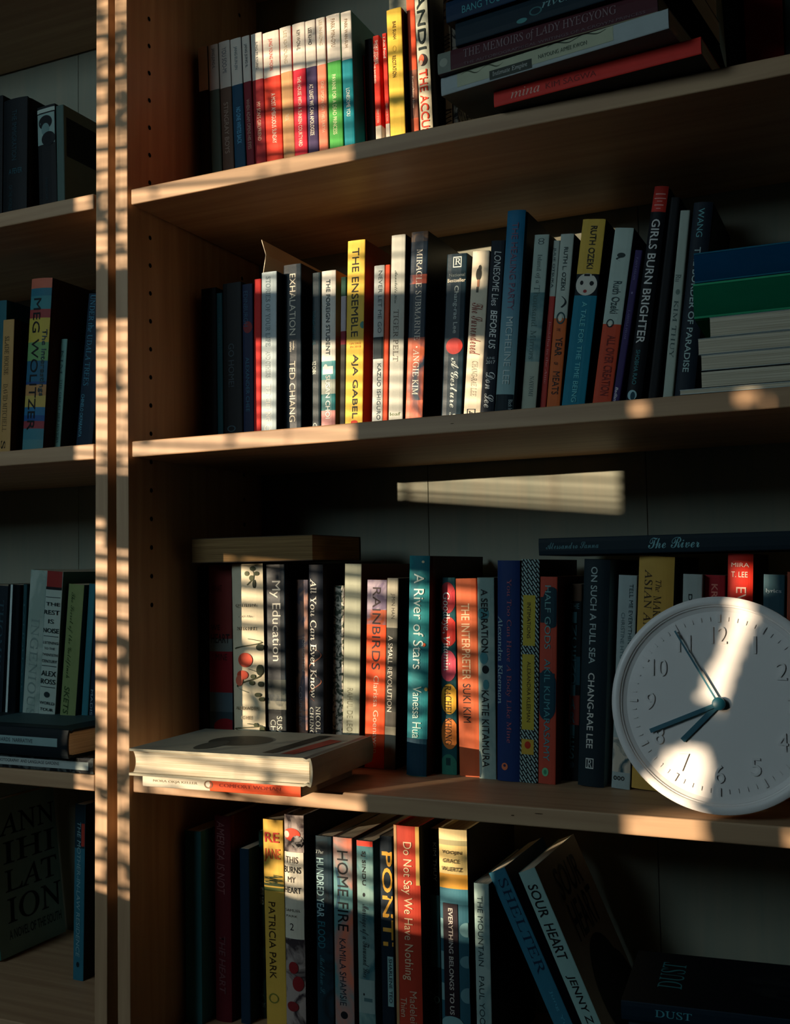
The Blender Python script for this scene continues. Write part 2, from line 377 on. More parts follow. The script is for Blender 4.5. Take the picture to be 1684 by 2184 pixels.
sp.matrix_local = Matrix.Translation((0, 0, -FL-.008)) @ Matrix.Rotation(.0048, 4, 'Y') @ Matrix.Translation((0, 0, FL+.008))
for x_ in (LC,): x_.location.x = -.0275
# shrub outside the window: its leaves mottle the light
V = []; F = []
for i in range(330):
    X0 = rnd.uniform(-.10, .30) if i < 190 else rnd.uniform(-.07, .02); Z0 = rnd.choice((rnd.uniform(-.5, .62), rnd.uniform(.15, .62), rnd.uniform(-.5, -.2))); xx = -1.40 - rnd.random()*.12
    y = (xx-X0)/.73; z = Z0+.1007*(X0-xx); r = rnd.uniform(.004, .009); a0 = rnd.random()*6.28; n = len(V)
    for k in range(8):
        a = k*.7854; u, w = r*math.cos(a)*1.9, r*math.sin(a); V.append((xx+rnd.uniform(-.002, .002), y+u*math.cos(a0)-w*math.sin(a0), z+u*math.sin(a0)+w*math.cos(a0)))
    F.append(tuple(range(n, n+8)))
for i in range(26):
    y = rnd.uniform(-2.3, -1.9); n = len(V); z = -1.1
    V += [(-1.45, y, z), (-1.45, y+.003, z), (-1.45, y+rnd.uniform(-.05, .05), rnd.uniform(.1, .6))]; F.append((n, n+1, n+2))
tag(mesh('shrub_leaves', V, F, simple('leaf_green', '#24361c', .7)), 'leafy shrub outside the left wall window', 'shrub', kind='stuff')
KN = simple('knot_dark', '#4a3422', .7, .1)
for kx, kz, ra, rb in ((.4205, -.3605, .0016, .0005), (.4445, -.3572, .0040, .0004), (.371, -.0085, .0018, .0003)):
    v = [(kx, -.0003, kz)] + [(kx+ra*math.cos(i*.5236), -.0003, kz+rb*math.sin(i*.5236)) for i in range(12)]
    k_ = mesh('wood_knot', v, [(0, 1+i, 1+(i+1) % 12) for i in range(12)], KN, bpy.data.objects['bookcase']); k_.matrix_parent_inverse = bpy.data.objects['bookcase'].matrix_basis.inverted()

# ------------------------------------------------------------------ the books, measured: (pose, x, y, z, angle, thickness, height, depth, hardback, ...)
BOOKS = [
('S', 0.02072, 0.119, 0.27396, -0.02431, 0.01298, 0.20908, 0.125, 0, '#ded8cc', '#2a2b2c', [(0.2572, '#2a2b2c')], [], [], [], [], 0.45, 'white-capped paperback with black lower half, leftmost of the white-capped series', 'books standing on the top shelf of the right bookcase'),
('S', 0.03547, 0.12, 0.27399, -0.02751, 0.01376, 0.20877, 0.125, 0, '#ded8cc', '#5c6e62', [(0.2636, '#5c6e62')], [('JANG JUNG-IL', 'b', 0.0226, 0.1402, 0.35, 0.7, '#5a6a6c')], [], [], [], 0.45, 'white-capped paperback with grey-green lower half', 'books standing on the top shelf of the right bookcase'),
('S', 0.05108, 0.12119, 0.27403, -0.03031, 0.01525, 0.21021, 0.125, 0, '#ded8cc', '#6d5648', [(0.2683, '#6d5648')], [('YOU SOO-MI', 'b', 0.037, 0.184, 0.3, 0.7, '#50606a'), ('STINGRAY BOYS', 's', 0.3548, 0.6461, 0.3, 0.7, '#b0a090')], [], [], [], 0.45, 'white-capped paperback with brown lower half', 'books standing on the top shelf of the right bookcase'),
('S', 0.06777, 0.12078, 0.27404, -0.03317, 0.01464, 0.20963, 0.125, 0, '#ded8cc', '#1c4a66', [(0.2665, '#1c4a66')], [('JANG EUN-JIN', 'b', 0.0467, 0.1811, 0.3, 0.65, '#7a8a8a'), ('NO ONE WRITES BACK', 'b', 0.3972, 0.6061, 0.35, 0.75, '#5fb0d8')], [], [], [], 0.45, 'white-capped paperback with navy lower half with blue title', 'books standing on the top shelf of the right bookcase'),
('S', 0.08223, 0.12069, 0.27399, -0.03605, 0.01051, 0.20932, 0.125, 0, '#ded8cc', '#7c2430', [(0.2626, '#7c2430')], [('JANG JUNG IL', 'b', 0.0451, 0.1823, 0.3, 0.7, '#3b4a50'), ('WHEN ADAM OPENS HIS EYES', 'b', 0.3645, 0.6484, 0.3, 0.72, '#c8a090')], [], [], [], 0.45, 'white-capped paperback with dark maroon lower half, the thin one', 'books standing on the top shelf of the right bookcase'),
('S', 0.09507, 0.12138, 0.27402, -0.02929, 0.01457, 0.20954, 0.125, 0, '#ded8cc', '#a02329', [(0.2644, '#a02329')], [('JUNG MI KYUNG', 'b', 0.0484, 0.2058, 0.35, 0.62, '#4a5054'), ("MY SON'S GIRLFRIEND", 'b', 0.3927, 0.6117, 0.35, 0.68, '#e8c8b0')], [], [], [], 0.45, 'white-capped paperback with dark red lower half at the shadow edge', 'books standing on the top shelf of the right bookcase'),
('S', 0.11335, 0.12176, 0.27408, -0.02595, 0.02133, 0.20725, 0.125, 0, '#ded8cc', '#e4402b', [(0.259, '#e4402b')], [('JUNG YOUNG MOON', 'b', 0.0403, 0.2226, 0.33, 0.6, '#e04a35'), ('A MOST AMBIGUOUS SUNDAY', 'b', 0.3559, 0.6391, 0.42, 0.68, '#fff2e0')], [], [], [], 0.45, 'white-capped paperback with bright orange-red lower half, the widest', 'books standing on the top shelf of the right bookcase'),
('S', 0.13215, 0.12219, 0.27398, -0.02427, 0.01465, 0.20866, 0.125, 0, '#ded8cc', '#c99a6a', [(0.2556, '#c99a6a')], [('LEE KI-YOUNG', 's', 0.0216, 0.2077, 0.35, 0.65, '#c9b79a'), ('THE SOIL', 's', 0.4942, 0.5299, 0.3, 0.6, '#f4e4c4')], [], [], [], 0.45, 'white-capped paperback with tan lower half', 'books standing on the top shelf of the right bookcase'),
('S', 0.14764, 0.12105, 0.27389, -0.01153, 0.01605, 0.20821, 0.125, 0, '#ded8cc', '#d52a3e', [(0.2595, '#d52a3e')], [('KIM WON-IL', 'b', 0.0394, 0.1525, 0.35, 0.65, '#3a342e'), ('THE HOUSE WITH A SUNKEN COURTYARD', 'b', 0.3011, 0.6909, 0.35, 0.65, '#fbd9c8')], [], [], [], 0.45, 'white-capped paperback with crimson lower half', 'books standing on the top shelf of the right bookcase'),
('S', 0.16361, 0.12141, 0.2739, -0.01612, 0.01302, 0.20788, 0.125, 0, '#ded8cc', '#43375c', [(0.26, '#43375c')], [('LEE KI-HO', 'b', 0.0421, 0.1373, 0.3, 0.65, '#3a342e'), ('AT LEAST WE CAN APOLOGIZE', 'b', 0.3565, 0.6423, 0.28, 0.66, '#f4ead8')], [], [], [], 0.45, 'white-capped paperback with dark violet lower half', 'books standing on the top shelf of the right bookcase'),
('S', 0.17687, 0.1208, 0.27388, -0.01468, 0.01121, 0.20756, 0.125, 0, '#ded8cc', '#e88468', [(0.2626, '#e88468')], [('LEE IN-SEONG', 's', 0.0129, 0.1551, 0.35, 0.7, '#cbb89c'), ('ONE SPOON ON THIS EARTH', 's', 0.3558, 0.6376, 0.4, 0.75, '#fbd9b8')], [], [], [], 0.45, 'white-capped paperback with salmon lower half', 'books standing on the top shelf of the right bookcase'),
('S', 0.19176, 0.12278, 0.27393, -0.01502, 0.01706, 0.20868, 0.125, 0, '#ded8cc', '#4ba64c', [(0.2596, '#4ba64c')], [('PARK MIN-GYU', 'b', 0.0239, 0.1806, 0.35, 0.65, '#9c8468'), ('PAVANE FOR A DEAD PRINCESS', 'b', 0.3327, 0.6615, 0.33, 0.62, '#dff0b8')], [], [], [], 0.45, 'white-capped paperback with grass green lower half', 'books standing on the top shelf of the right bookcase'),
('S', 0.20818, 0.12399, 0.27394, -0.01815, 0.01291, 0.20873, 0.125, 0, '#ded8cc', '#0e7f8c', [(0.2638, '#0e7f8c')], [('PARK WAN-SUH', 'b', 0.0407, 0.1985, 0.35, 0.65, '#9c8468'), ('LONESOME YOU', 'b', 0.4226, 0.5761, 0.33, 0.68, '#f4f4ea')], [], [], [], 0.45, 'white-capped paperback with teal lower half, rightmost of the series', 'books standing on the top shelf of the right bookcase'),
('S', 0.21646, 0.15, 0.27385, -0.02222, 0.00166, 0.16839, 0.1, 0, '#4a2b2c', None, [], [], [], [], [], 0.45, 'thin brown-maroon book just right of the teal one, top shelf', 'books standing on the top shelf of the right bookcase'),
('S', 0.22203, 0.15, 0.27386, -0.01459, 0.00883, 0.1858, 0.1, 0, '#1d2024', None, [], [], [], [], [], 0.45, 'black thin book left of the two red paperbacks, top shelf', 'books standing on the top shelf of the right bookcase'),
('S', 0.2362, 0.14, 0.27385, -0.01299, 0.00744, 0.18167, 0.11, 0, '#d8372a', None, [(0.5685, '#e8dcc8')], [('SHORT STORIES', 'b', 0.0305, 0.1798, 0.35, 0.8, '#f8e0d0'), ('THE LAND OF THE BANISHED', 'b', 0.0464, 0.3002, 0.05, 0.35, '#f8d8c8'), ('LIBRARY OF KOREA', 'b', 0.4645, 0.5527, 0.3, 0.7, '#f0b0a0')], [], [], [], 0.45, 'red thin paperback with dense white capitals on its spine', 'books standing on the top shelf of the right bookcase'),
('S', 0.24823, 0.14, 0.27386, -0.0218, 0.00542, 0.18198, 0.11, 0, '#d23527', None, [(0.5689, '#e8dcc8')], [('I Am Food', 'b', 0.0244, 0.1562, 0.2, 0.7, '#f8e0d0'), ('LIBRARY OF FICTION', 'b', 0.4401, 0.5532, 0.3, 0.7, '#f0b0a0')], [], [], [], 0.45, 'narrow red paperback touching the yellow book', 'books standing on the top shelf of the right bookcase'),
('S', 0.26619, 0.125, 0.27394, -0.0164, 0.01758, 0.19833, 0.13, 0, '#edc74e', '#17181c', [], [('BAE SUAH', 'b', 0.0729, 0.174, 0.4, 0.62, '#6b5520'), ('RECITATION', 'b', 0.2668, 0.389, 0.3, 0.55, '#6b5520')], [('o', 0.2099, 0.2469, 0.35, 0.6, '#caa23e')], [], [], 0.45, 'bright yellow book with RECITATION on the spine, top shelf', 'books standing on the top shelf of the right bookcase'),
('S', 0.28224, 0.135, 0.27388, -0.0168, 0.00989, 0.21189, 0.127, 0, '#ef5a36', '#3b211c', [(0.3867, '#96604c'), (0.6417, '#d96a48')], [('Everything Now', 'B', 0.4187, 0.5887, 0.3, 0.62, '#e8d0b8')], [('e', 0.3974, 0.6417, 0.0, 0.7, '#7d4f40')], [], [], 0.45, 'orange-red book beside the pale lettered hardback, top shelf', 'books standing on the top shelf of the right bookcase'),
('S', 0.30812, 0.105, 0.27405, -0.02705, 0.01418, 0.21588, 0.14, 1, '#b9bfae', '#101416', [(0.4789, '#d6cdb2')], [('BANDI', 'b', 0.0301, 0.3809, 0.2, 0.8, '#1f2c2c'), ('THE ACCUSED', 'b', 0.4814, 0.8773, 0.15, 0.8, '#e0452f')], [('e', 0.4027, 0.4636, 0.15, 0.85, '#3a3030'), ('e', 0.4053, 0.4459, 0.2, 0.62, '#e06a4a'), ('e', 0.4332, 0.4586, 0.2, 0.5, '#d8b8a0')], [], [], 0.45, 'pale grey hardback with large black and red title letters', 'books standing on the top shelf of the right bookcase'),
('S', 0.31931, 0.14, 0.2738, 0.0, 0.00768, 0.21068, 0.12, 0, '#e2d8c4', '#2b2a2c', [], [], [('v', 0.0207, 0.1112, 0.1, 0.9, '#6a5f58', 2, 0.0007), ('r', 0.1271, 0.1431, 0.0, 1, '#8a8078'), ('v', 0.2227, 0.3075, 0.1, 0.9, '#4a4440', 4, 0.0006), ('r', 0.6189, 0.6294, 0, 1, '#5a5048'), ('v', 0.6294, 0.6977, 0.1, 0.9, '#4a4440', 3, 0.0009)], [], [], 0.45, 'cream book with ink sketch spine behind the sloping stack', 'books standing on the top shelf of the right bookcase'),
('S', 0.32727, 0.14, 0.2738, 0.0, 0.00552, 0.20733, 0.11, 0, 'm:#22201f:#9a9488:90', None, [], [], [], [], [], 0.45, 'dark book with white scribbled spine beside the cream one', 'books standing on the top shelf of the right bookcase'),
('S', 0.60706, 0.1, 0.27548, -0.18786, 0.01669, 0.215, 0.14, 0, '#1d3a38', None, [], [], [], [], [], 0.45, 'dark green book leaning behind the red stack end', 'books standing on the top shelf of the right bookcase'),
('S', 0.6237, 0.085, 0.27414, -0.03876, 0.01565, 0.2, 0.15, 0, '#111b1f', None, [], [('THE THIRD HOTEL', 'b', 0.4163, 0.8006, 0.15, 0.85, '#3a5358')], [], [], [], 0.45, 'black book with dim vertical capitals near the shelf end', 'books standing on the top shelf of the right bookcase'),
('S', 0.64813, 0.08, 0.2738, 0.0, 0.03273, 0.2, 0.15, 0, '#8a2320', None, [], [], [], [], [], 0.45, 'wide dark red book, last but one on the top shelf', 'books standing on the top shelf of the right bookcase'),
('S', 0.67285, 0.08, 0.27395, 0.01846, 0.01617, 0.2, 0.15, 0, '#2c3f3c', None, [], [], [], [], [], 0.45, 'grey-green book at the right edge of the top shelf', 'books standing on the top shelf of the right bookcase'),
('S', 0.02311, 0.117, 0.0001, 0.0, 0.02044, 0.1906, 0.14, 0, '#14161c', None, [], [], [], [], [], 0.45, 'black book at the dark left end of the middle shelf', 'books standing on the middle shelf of the right bookcase'),
('S', 0.03763, 0.11748, 0.0001, 0.0, 0.00774, 0.18319, 0.14, 0, '#1d5460', None, [], [('ON BEAUTIFUL EARTH', 's', 0.1385, 0.422, 0.3, 0.7, '#2f6a78')], [], [], [], 0.45, 'narrow dark teal book near the left end, middle shelf', 'books standing on the middle shelf of the right bookcase'),
('S', 0.05476, 0.11784, 0.0001, 0.0, 0.02507, 0.19309, 0.14, 0, '#131619', None, [], [('GO HOME!', 's', 0.367, 0.6275, 0.3, 0.6, '#3a4a52')], [('o', 0.8591, 0.896, 0.2, 0.65, '#3a5a66')], [], [], 0.45, 'black book lettered GO HOME in dim capitals', 'books standing on the middle shelf of the right bookcase'),
('S', 0.07473, 0.11935, 0.0001, 0.0, 0.01394, 0.18952, 0.14, 0, '#1b2748', None, [], [('EDINBURGH', 's', 0.0428, 0.2609, 0.15, 0.55, '#2a5470'), ('ALEXANDER CHEE', 's', 0.4498, 0.779, 0.3, 0.65, '#2a6480')], [('e', 0.2293, 0.3019, 0.1, 0.95, '#7c2a30')], [], [], 0.45, 'navy book with a small red figure, left of the red one', 'books standing on the middle shelf of the right bookcase'),
('S', 0.08674, 0.11855, 0.00016, 0.01265, 0.00951, 0.1931, 0.14, 0, '#c4241f', None, [], [], [], [], [], 0.45, 'plain red narrow book at the shadow edge, middle shelf', 'books standing on the middle shelf of the right bookcase'),
('S', 0.10156, 0.11832, 0.00025, 0.01557, 0.01954, 0.19919, 0.14, 0, '#aebfc4', '#101418', [], [('STORIES OF YOUR LIFE', 'B', 0.0268, 0.4305, 0.3, 0.6, '#6f858c'), ('AND OTHERS', 'B', 0.4542, 0.6077, 0.3, 0.6, '#9aa8a8'), ('TED CHIANG', 'B', 0.6431, 0.8579, 0.33, 0.65, '#eef0ea')], [('o', 0.8755, 0.9196, 0.25, 0.65, '#e8e8e0')], [], [], 0.28, 'glossy pale blue-grey paperback with faint grey title letters', 'books standing on the middle shelf of the right bookcase'),
('S', 0.12412, 0.1325, 0.00025, 0.01309, 0.02314, 0.20839, 0.1295, 0, '#0e1d26', '#0d1014', [], [('EXHALATION', 's', 0.0528, 0.3918, 0.36, 0.7, '#e6dfcc'), ('stories', 'w', 0.4259, 0.4826, 0.35, 0.5, '#e6dfcc'), ('bestselling', 'w', 0.423, 0.4741, 0.52, 0.64, '#e6dfcc'), ('TED CHIANG', 's', 0.5347, 0.8669, 0.34, 0.68, '#e6dfcc')], [], [], [], 0.25, 'glossy dark book lettered EXHALATION in white', 'books standing on the middle shelf of the right bookcase'),
('S', 0.15248, 0.137, 0.00019, 0.01742, 0.01067, 0.19608, 0.125, 0, '#10282e', '#0b1013', [], [('THOUGH I GET HOME', 'b', 0.2209, 0.4189, 0.05, 0.45, '#2f6672'), ('YZ CHIN', 'b', 0.5146, 0.5893, 0.0, 0.5, '#d8e0d4')], [('o', 0.8723, 0.9139, 0.1, 0.6, '#b8c8c0')], [], [], 0.3, 'narrow black-teal book with small condensed white name', 'books standing on the middle shelf of the right bookcase'),
('S', 0.16745, 0.137, 0.00028, 0.02027, 0.01777, 0.19622, 0.125, 0, '#dcdcd2', '#c89a54', [(0.5231, '#4f9aa0'), (0.63, '#9aa49a'), (0.713, '#1d6c70'), (0.8077, '#c98a86')], [('THE FOREIGN STUDENT', 'b', 0.052, 0.4887, 0.33, 0.62, '#2c4046'), ('SUSAN CHOI', 'b', 0.6063, 0.855, 0.33, 0.66, '#eef0e8')], [('r', 0.554, 0.5991, 0.12, 0.85, '#f2efe6'), ('e', 0.541, 0.5707, 0.2, 0.45, '#f2efe6')], [], [], 0.4, 'white book lettered THE FOREIGN STUDENT with a tan cover side', 'books standing on the middle shelf of the right bookcase'),
('S', 0.18527, 0.137, 0.0002, 0.0275, 0.00673, 0.1866, 0.125, 0, '#1f4a3a', None, [(0.116, '#b9b4bc'), (0.3278, '#7c1f30'), (0.4086, '#2c2c26')], [], [], [], [], 0.45, 'narrow book in green, grey and maroon bands beside the yellow one', 'books standing on the middle shelf of the right bookcase'),
('S', 0.19959, 0.13589, 0.00048, 0.03511, 0.0213, 0.22533, 0.12611, 0, '#f0cb55', '#8a5a34', [], [('THE ENSEMBLE', 'b', 0.0398, 0.4811, 0.28, 0.68, '#14120e'), ('ON SALE', 'Hs', 0.5092, 0.5194, 0.2, 0.85, '#d88a3a'), ('IN 2018', 'Hs', 0.5255, 0.5358, 0.25, 0.85, '#d88a3a'), ('AJA GABEL', 'b', 0.5679, 0.8862, 0.33, 0.72, '#14120e')], [('e', 0.8939, 0.9142, 0.35, 0.75, '#d8452c'), ('e', 0.4069, 0.4427, 0.8, 1.15, '#5a9a94')], [('e', 0.08, 0.22, 0.3, 0.75, '#c23a2c'), ('e', 0.38, 0.75, 0.2, 0.8, '#2c3f46')], [], 0.45, 'bright yellow book lettered THE ENSEMBLE in black', 'books standing on the middle shelf of the right bookcase'),
('S', 0.22792, 0.137, 0.00032, 0.03513, 0.01261, 0.19352, 0.125, 0, '#bcc4c2', '#c43c22', [], [('NEVER LET ME GO', 'b', 0.0313, 0.3892, 0.45, 0.8, '#4c5c60'), ('KAZUO ISHIGURO', 'b', 0.563, 0.8843, 0.45, 0.8, '#3f5056')], [('r', 0.4116, 0.5365, 0.0, 1.0, '#1c2c32')], [('r', 0, 1, 0, 0.02, '#e0c0a0')], [], 0.45, 'grey paperback lettered NEVER LET ME GO with a dark photo band', 'books standing on the middle shelf of the right bookcase'),
('S', 0.2376, 0.137, 0.00021, 0.03837, 0.00567, 0.19299, 0.125, 0, '#cf4a26', None, [], [], [], [], [], 0.45, 'thin orange-red book between the two grey ones, middle shelf', 'books standing on the middle shelf of the right bookcase'),
('S', 0.24998, 0.137, 0.00041, 0.03791, 0.01655, 0.22422, 0.125, 0, '#c3c6bc', '#4a1716', [], [('Annabelle Kim', 'k', 0.1754, 0.3376, 0.3, 0.5, '#3c4a44'), ('TIGER PELT', 'B', 0.369, 0.623, 0.25, 0.62, '#6d6a62'), ('leaf', 'Hm', 0.8709, 0.887, 0.1, 0.85, '#5a6a40')], [], [], [], 0.45, 'pale grey book with TIGER PELT in grey serif capitals', 'books standing on the middle shelf of the right bookcase'),
('S', 0.27123, 0.137, 0.00066, 0.05681, 0.01984, 0.22387, 0.125, 0, 'm:#0e2030:#172a3a:30', '#0c0e12', [(-0.0322, 'm:#5a4a3c:#2a2a30:60'), (0.0485, 'm:#0e2030:#172a3a:30'), (0.2096, 'm:#a8503c:#22384a:28'), (0.2548, 'm:#0e2030:#172a3a:30'), (0.5157, 'm:#c0603e:#2a3c4c:16'), (0.8206, 'm:#e07a5a:#7c4a44:20')], [('MIRACLE SUBMARINE', 'r', 0.0863, 0.5297, 0.38, 0.72, '#eee6d6'), ('ANGIE KIM', 'r', 0.5732, 0.7956, 0.36, 0.72, '#eee6d6')], [('e', 0.5597, 0.5667, 0.5, 0.6, '#eee6d6')], [], [], 0.3, 'tall dark blue book with starry orange foot and white capitals', 'books standing on the middle shelf of the right bookcase'),
('S', 0.31463, 0.137, 0.00079, 0.06144, 0.02261, 0.19332, 0.125, 0, '#102a36', '#0b1014', [], [('R', 'HB', 0.0269, 0.0613, 0.42, 0.72, '#dfe4de'), ('National', 'Hb', 0.11, 0.1272, 0.15, 0.95, '#7e8c8c'), ('Bestseller', 'Hb', 0.1386, 0.1586, 0.08, 0.98, '#f0ead6'), ('Chang-rae Lee', 'b', 0.1787, 0.4427, 0.38, 0.66, '#b8c6c4'), ('A Gesture Life', 'k', 0.5784, 0.9935, 0.25, 0.8, '#c8d4d0')], [('f', 0.0171, 0.0767, 0.33, 0.75, '#dfe4de'), ('e', 0.4672, 0.5585, 0.12, 0.95, '#c43a30')], [], [], 0.25, 'glossy dark teal book with a red seal and script title', 'books standing on the middle shelf of the right bookcase'),
('S', 0.34265, 0.124, 0.00088, 0.08385, 0.01845, 0.18852, 0.138, 0, '#e4dac2', '#8d8574', [], [('The Surrendered', 'k', 0.2894, 0.5795, 0.15, 0.8, '#8a3a2c'), ('CHANG-RAE LEE', 'i', 0.6138, 0.8079, 0.35, 0.68, '#8a8474'), ('h', 'HB', 0.8895, 0.9151, 0.3, 0.6, '#2c3438')], [('e', 0.0791, 0.1146, 0.4, 0.6, '#3c3a30'), ('e', 0.0946, 0.1662, 0.28, 0.62, '#35362e'), ('r', 0.1605, 0.2006, 0.38, 0.52, '#b07a5a'), ('r', 0.2006, 0.2321, 0.35, 0.48, '#5a5a50'), ('f', 0.8781, 0.9151, 0.2, 0.7, '#2c3438')], [], [], 0.45, 'cream book with a standing dark figure and brush-script title', 'books standing on the middle shelf of the right bookcase'),
('S', 0.35988, 0.122, 0.00083, 0.09364, 0.01532, 0.19626, 0.14, 0, '#101c28', None, [], [('LONESOME Lies', 'w', 0.0579, 0.3464, 0.3, 0.78, '#dfe6e4'), ('BEFORE US', 'w', 0.37, 0.5736, 0.3, 0.78, '#dfe6e4'), ('JUNE', 'Hb', 0.6167, 0.6326, 0.2, 0.8, '#9aa8aa'), ('2017', 'Hb', 0.6355, 0.6532, 0.2, 0.85, '#c8d2d2'), ('Don Lee', 'k', 0.6974, 0.8841, 0.25, 0.9, '#e8eeec')], [], [], [], 0.45, 'black-navy book lettered with handwritten white capitals BEFORE US', 'books standing on the middle shelf of the right bookcase'),
('S', 0.37913, 0.118, 0.00098, 0.09151, 0.01924, 0.22355, 0.144, 1, 'g:#1f6f96:#8fb6b8:0.20', '#0f2638', [], [('THE HEALING PARTY', 's', 0.0584, 0.4618, 0.35, 0.7, '#7c5a72'), ('MICHELINE LEE', 's', 0.4925, 0.8009, 0.35, 0.72, '#c4dcdc'), ('Black Inc', 's', 0.8715, 0.9278, 0.75, 0.95, '#b0c8cc')], [('r', 0.8475, 0.9635, 0, 1, '#12262f')], [], [], 0.45, 'tall blue hardback fading to pale blue, pink title letters', 'books standing on the middle shelf of the right bookcase'),
('S', 0.40118, 0.13, 0.00093, 0.10782, 0.01537, 0.19823, 0.132, 0, '#a9bdb4', '#12262c', [(0.3004, 'm:#8aa8a4:#5a8488:25'), (0.6592, '#a9b4a4')], [('Island of a', 'r', 0.1035, 0.2541, 0.25, 0.65, '#33504e'), ('Thousand Mirrors', 'r', 0.2657, 0.6476, 0.25, 0.68, '#4a6a68'), ('NAYOMI', 'B', 0.7343, 0.8395, 0.45, 0.75, '#33504e')], [('o', 0.0194, 0.0368, 0.3, 0.7, '#1c3236'), ('o', 0.0339, 0.0525, 0.3, 0.7, '#1c3236')], [], [], 0.45, 'pale green-grey book with a small knot emblem at its head', 'books standing on the middle shelf of the right bookcase'),
('S', 0.41387, 0.137, 0.0005, 0.11553, 0.00691, 0.19257, 0.125, 0, '#b4c2b8', '#15252a', [(0.2985, '#b83c34')], [('JULIE OTSUKA', 'b', 0.039, 0.2538, 0.1, 0.55, '#2c4244'), ('Buddha in the Attic', 'r', 0.4327, 0.7663, 0.4, 0.75, '#d88a8a')], [], [], [], 0.45, 'thin paperback half pale half red, tucked behind its neighbour', 'books standing on the middle shelf of the right bookcase'),
('S', 0.42523, 0.13615, 0.00088, 0.11299, 0.01375, 0.19711, 0.12585, 0, '#b9c6bc', '#101c22', [(0.4389, '#d26a34')], [('RUTH L. OZEKI', 'b', 0.0695, 0.294, 0.35, 0.66, '#2c4244'), ('YEAR', 'b', 0.5391, 0.6347, 0.3, 0.8, '#1c1c1c'), ('MEATS', 'b', 0.7158, 0.8344, 0.3, 0.8, '#1c1c1c'), ('MY', 'b', 0.4928, 0.5073, 0.3, 0.6, '#1c1c1c'), ('OF', 'b', 0.6665, 0.681, 0.3, 0.6, '#1c1c1c')], [('v', 0.3247, 0.3827, 0.2, 0.8, '#15252a', 0.5, 0.0009), ('v', 0.3827, 0.3265, 0.2, 0.8, '#15252a', 0.5, 0.0009), ('o', 0.4059, 0.4696, 0.2, 0.85, '#2a4c50'), ('e', 0.4204, 0.4551, 0.35, 0.65, '#d8dccc')], [], [], 0.45, 'paperback half pale half orange with crossed sticks on spine', 'books standing on the middle shelf of the right bookcase'),
('S', 0.44521, 0.137, 0.00179, 0.14489, 0.02345, 0.20842, 0.125, 0, '#d8b44c', '#101a1e', [(0.268, '#0e1c24'), (0.3729, '#147a94')], [('RUTH OZEKI', 'b', 0.0343, 0.2424, 0.4, 0.68, '#2c2c20'), ('A TALE FOR THE TIME BEING', 'b', 0.4039, 0.8917, 0.4, 0.62, '#6fd0d8')], [('e', 0.2652, 0.3729, 0.02, 0.95, '#d8d8cc'), ('e', 0.3006, 0.3223, 0.2, 0.35, '#14181c'), ('e', 0.3022, 0.325, 0.62, 0.8, '#14181c'), ('e', 0.3441, 0.3604, 0.38, 0.54, '#a03a3a'), ('r', 0.268, 0.2788, 0.35, 0.6, '#14181c'), ('r', 0.268, 0.2761, 0.68, 0.9, '#14181c')], [], [], 0.45, 'book with yellow cap, round painted face and teal foot', 'books standing on the middle shelf of the right bookcase'),
('S', 0.47418, 0.137, 0.0016, 0.16072, 0.0187, 0.19528, 0.125, 0, '#b4c8c0', '#181c22', [(0.4954, '#cc4c30')], [('Ruth Ozeki', 'b', 0.2746, 0.4409, 0.3, 0.75, '#3c5456'), ('ALL OVER CREATION', 'b', 0.5528, 0.8629, 0.35, 0.8, '#7a2218')], [('e', 0.1284, 0.1542, 0.3, 0.75, '#2c3c3c'), ('v', 0.1313, 0.1714, 0.3, 0.7, '#2c3c3c', 1, 0.0008), ('o', 0.4696, 0.5126, 0.2, 0.6, '#1c2c30'), ('e', 0.4811, 0.5069, 0.3, 0.5, '#d8dccc')], [], [], 0.45, 'paperback half pale green half brick orange, bird near top', 'books standing on the middle shelf of the right bookcase'),
('S', 0.48782, 0.13631, 0.00076, 0.18375, 0.00718, 0.17165, 0.12569, 0, '#3a2f62', None, [], [('FANTASIAN', 'B', 0.0412, 0.174, 0.3, 0.6, '#7c74a0'), ('LARISSA PHAM', 'B', 0.3491, 0.5179, 0.3, 0.6, '#7c74a0'), ('Badlands', 'w', 0.7974, 0.9081, 0.2, 0.6, '#d8d8e0')], [('e', 0.242, 0.255, 0.35, 0.55, '#8c84b0')], [], [], 0.45, 'thin purple book between the pale and the black one, middle shelf', 'books standing on the middle shelf of the right bookcase'),
('S', 0.50518, 0.137, 0.00131, 0.16317, 0.01488, 0.2321, 0.125, 1, '#13161c', '#1f2a30', [], [('GIRLS BURN BRIGHTER', 'b', 0.1421, 0.6719, 0.2, 0.75, '#dfe2e0'), ('SHOBHA RAO', 'b', 0.6996, 0.8476, 0.3, 0.58, '#3c7c84')], [('r', -0.0025, 0.1097, 0.05, 0.98, '#c8362c'), ('r', 0.0317, 0.0364, 0.2, 0.85, '#e8a8a0'), ('r', 0.0507, 0.0545, 0.15, 0.9, '#e8a8a0'), ('r', 0.0636, 0.0664, 0.35, 0.7, '#e8a8a0'), ('r', 0.0793, 0.0831, 0.2, 0.8, '#e8a8a0'), ('r', 0.0945, 0.0973, 0.35, 0.65, '#e8a8a0'), ('e', 0.8715, 0.9145, 0.1, 0.72, '#9cc4cc'), ('e', 0.8786, 0.9145, 0.3, 0.62, '#1c4454')], [], [], 0.45, 'tall black hardback with a red quote panel and white title', 'books standing on the middle shelf of the right bookcase'),
('S', 0.52445, 0.137, 0.00074, 0.14534, 0.0088, 0.21846, 0.125, 0, '#0f1216', None, [], [], [], [], [], 0.45, 'plain black book between GIRLS BURN BRIGHTER and a pale thin one', 'books standing on the middle shelf of the right bookcase'),
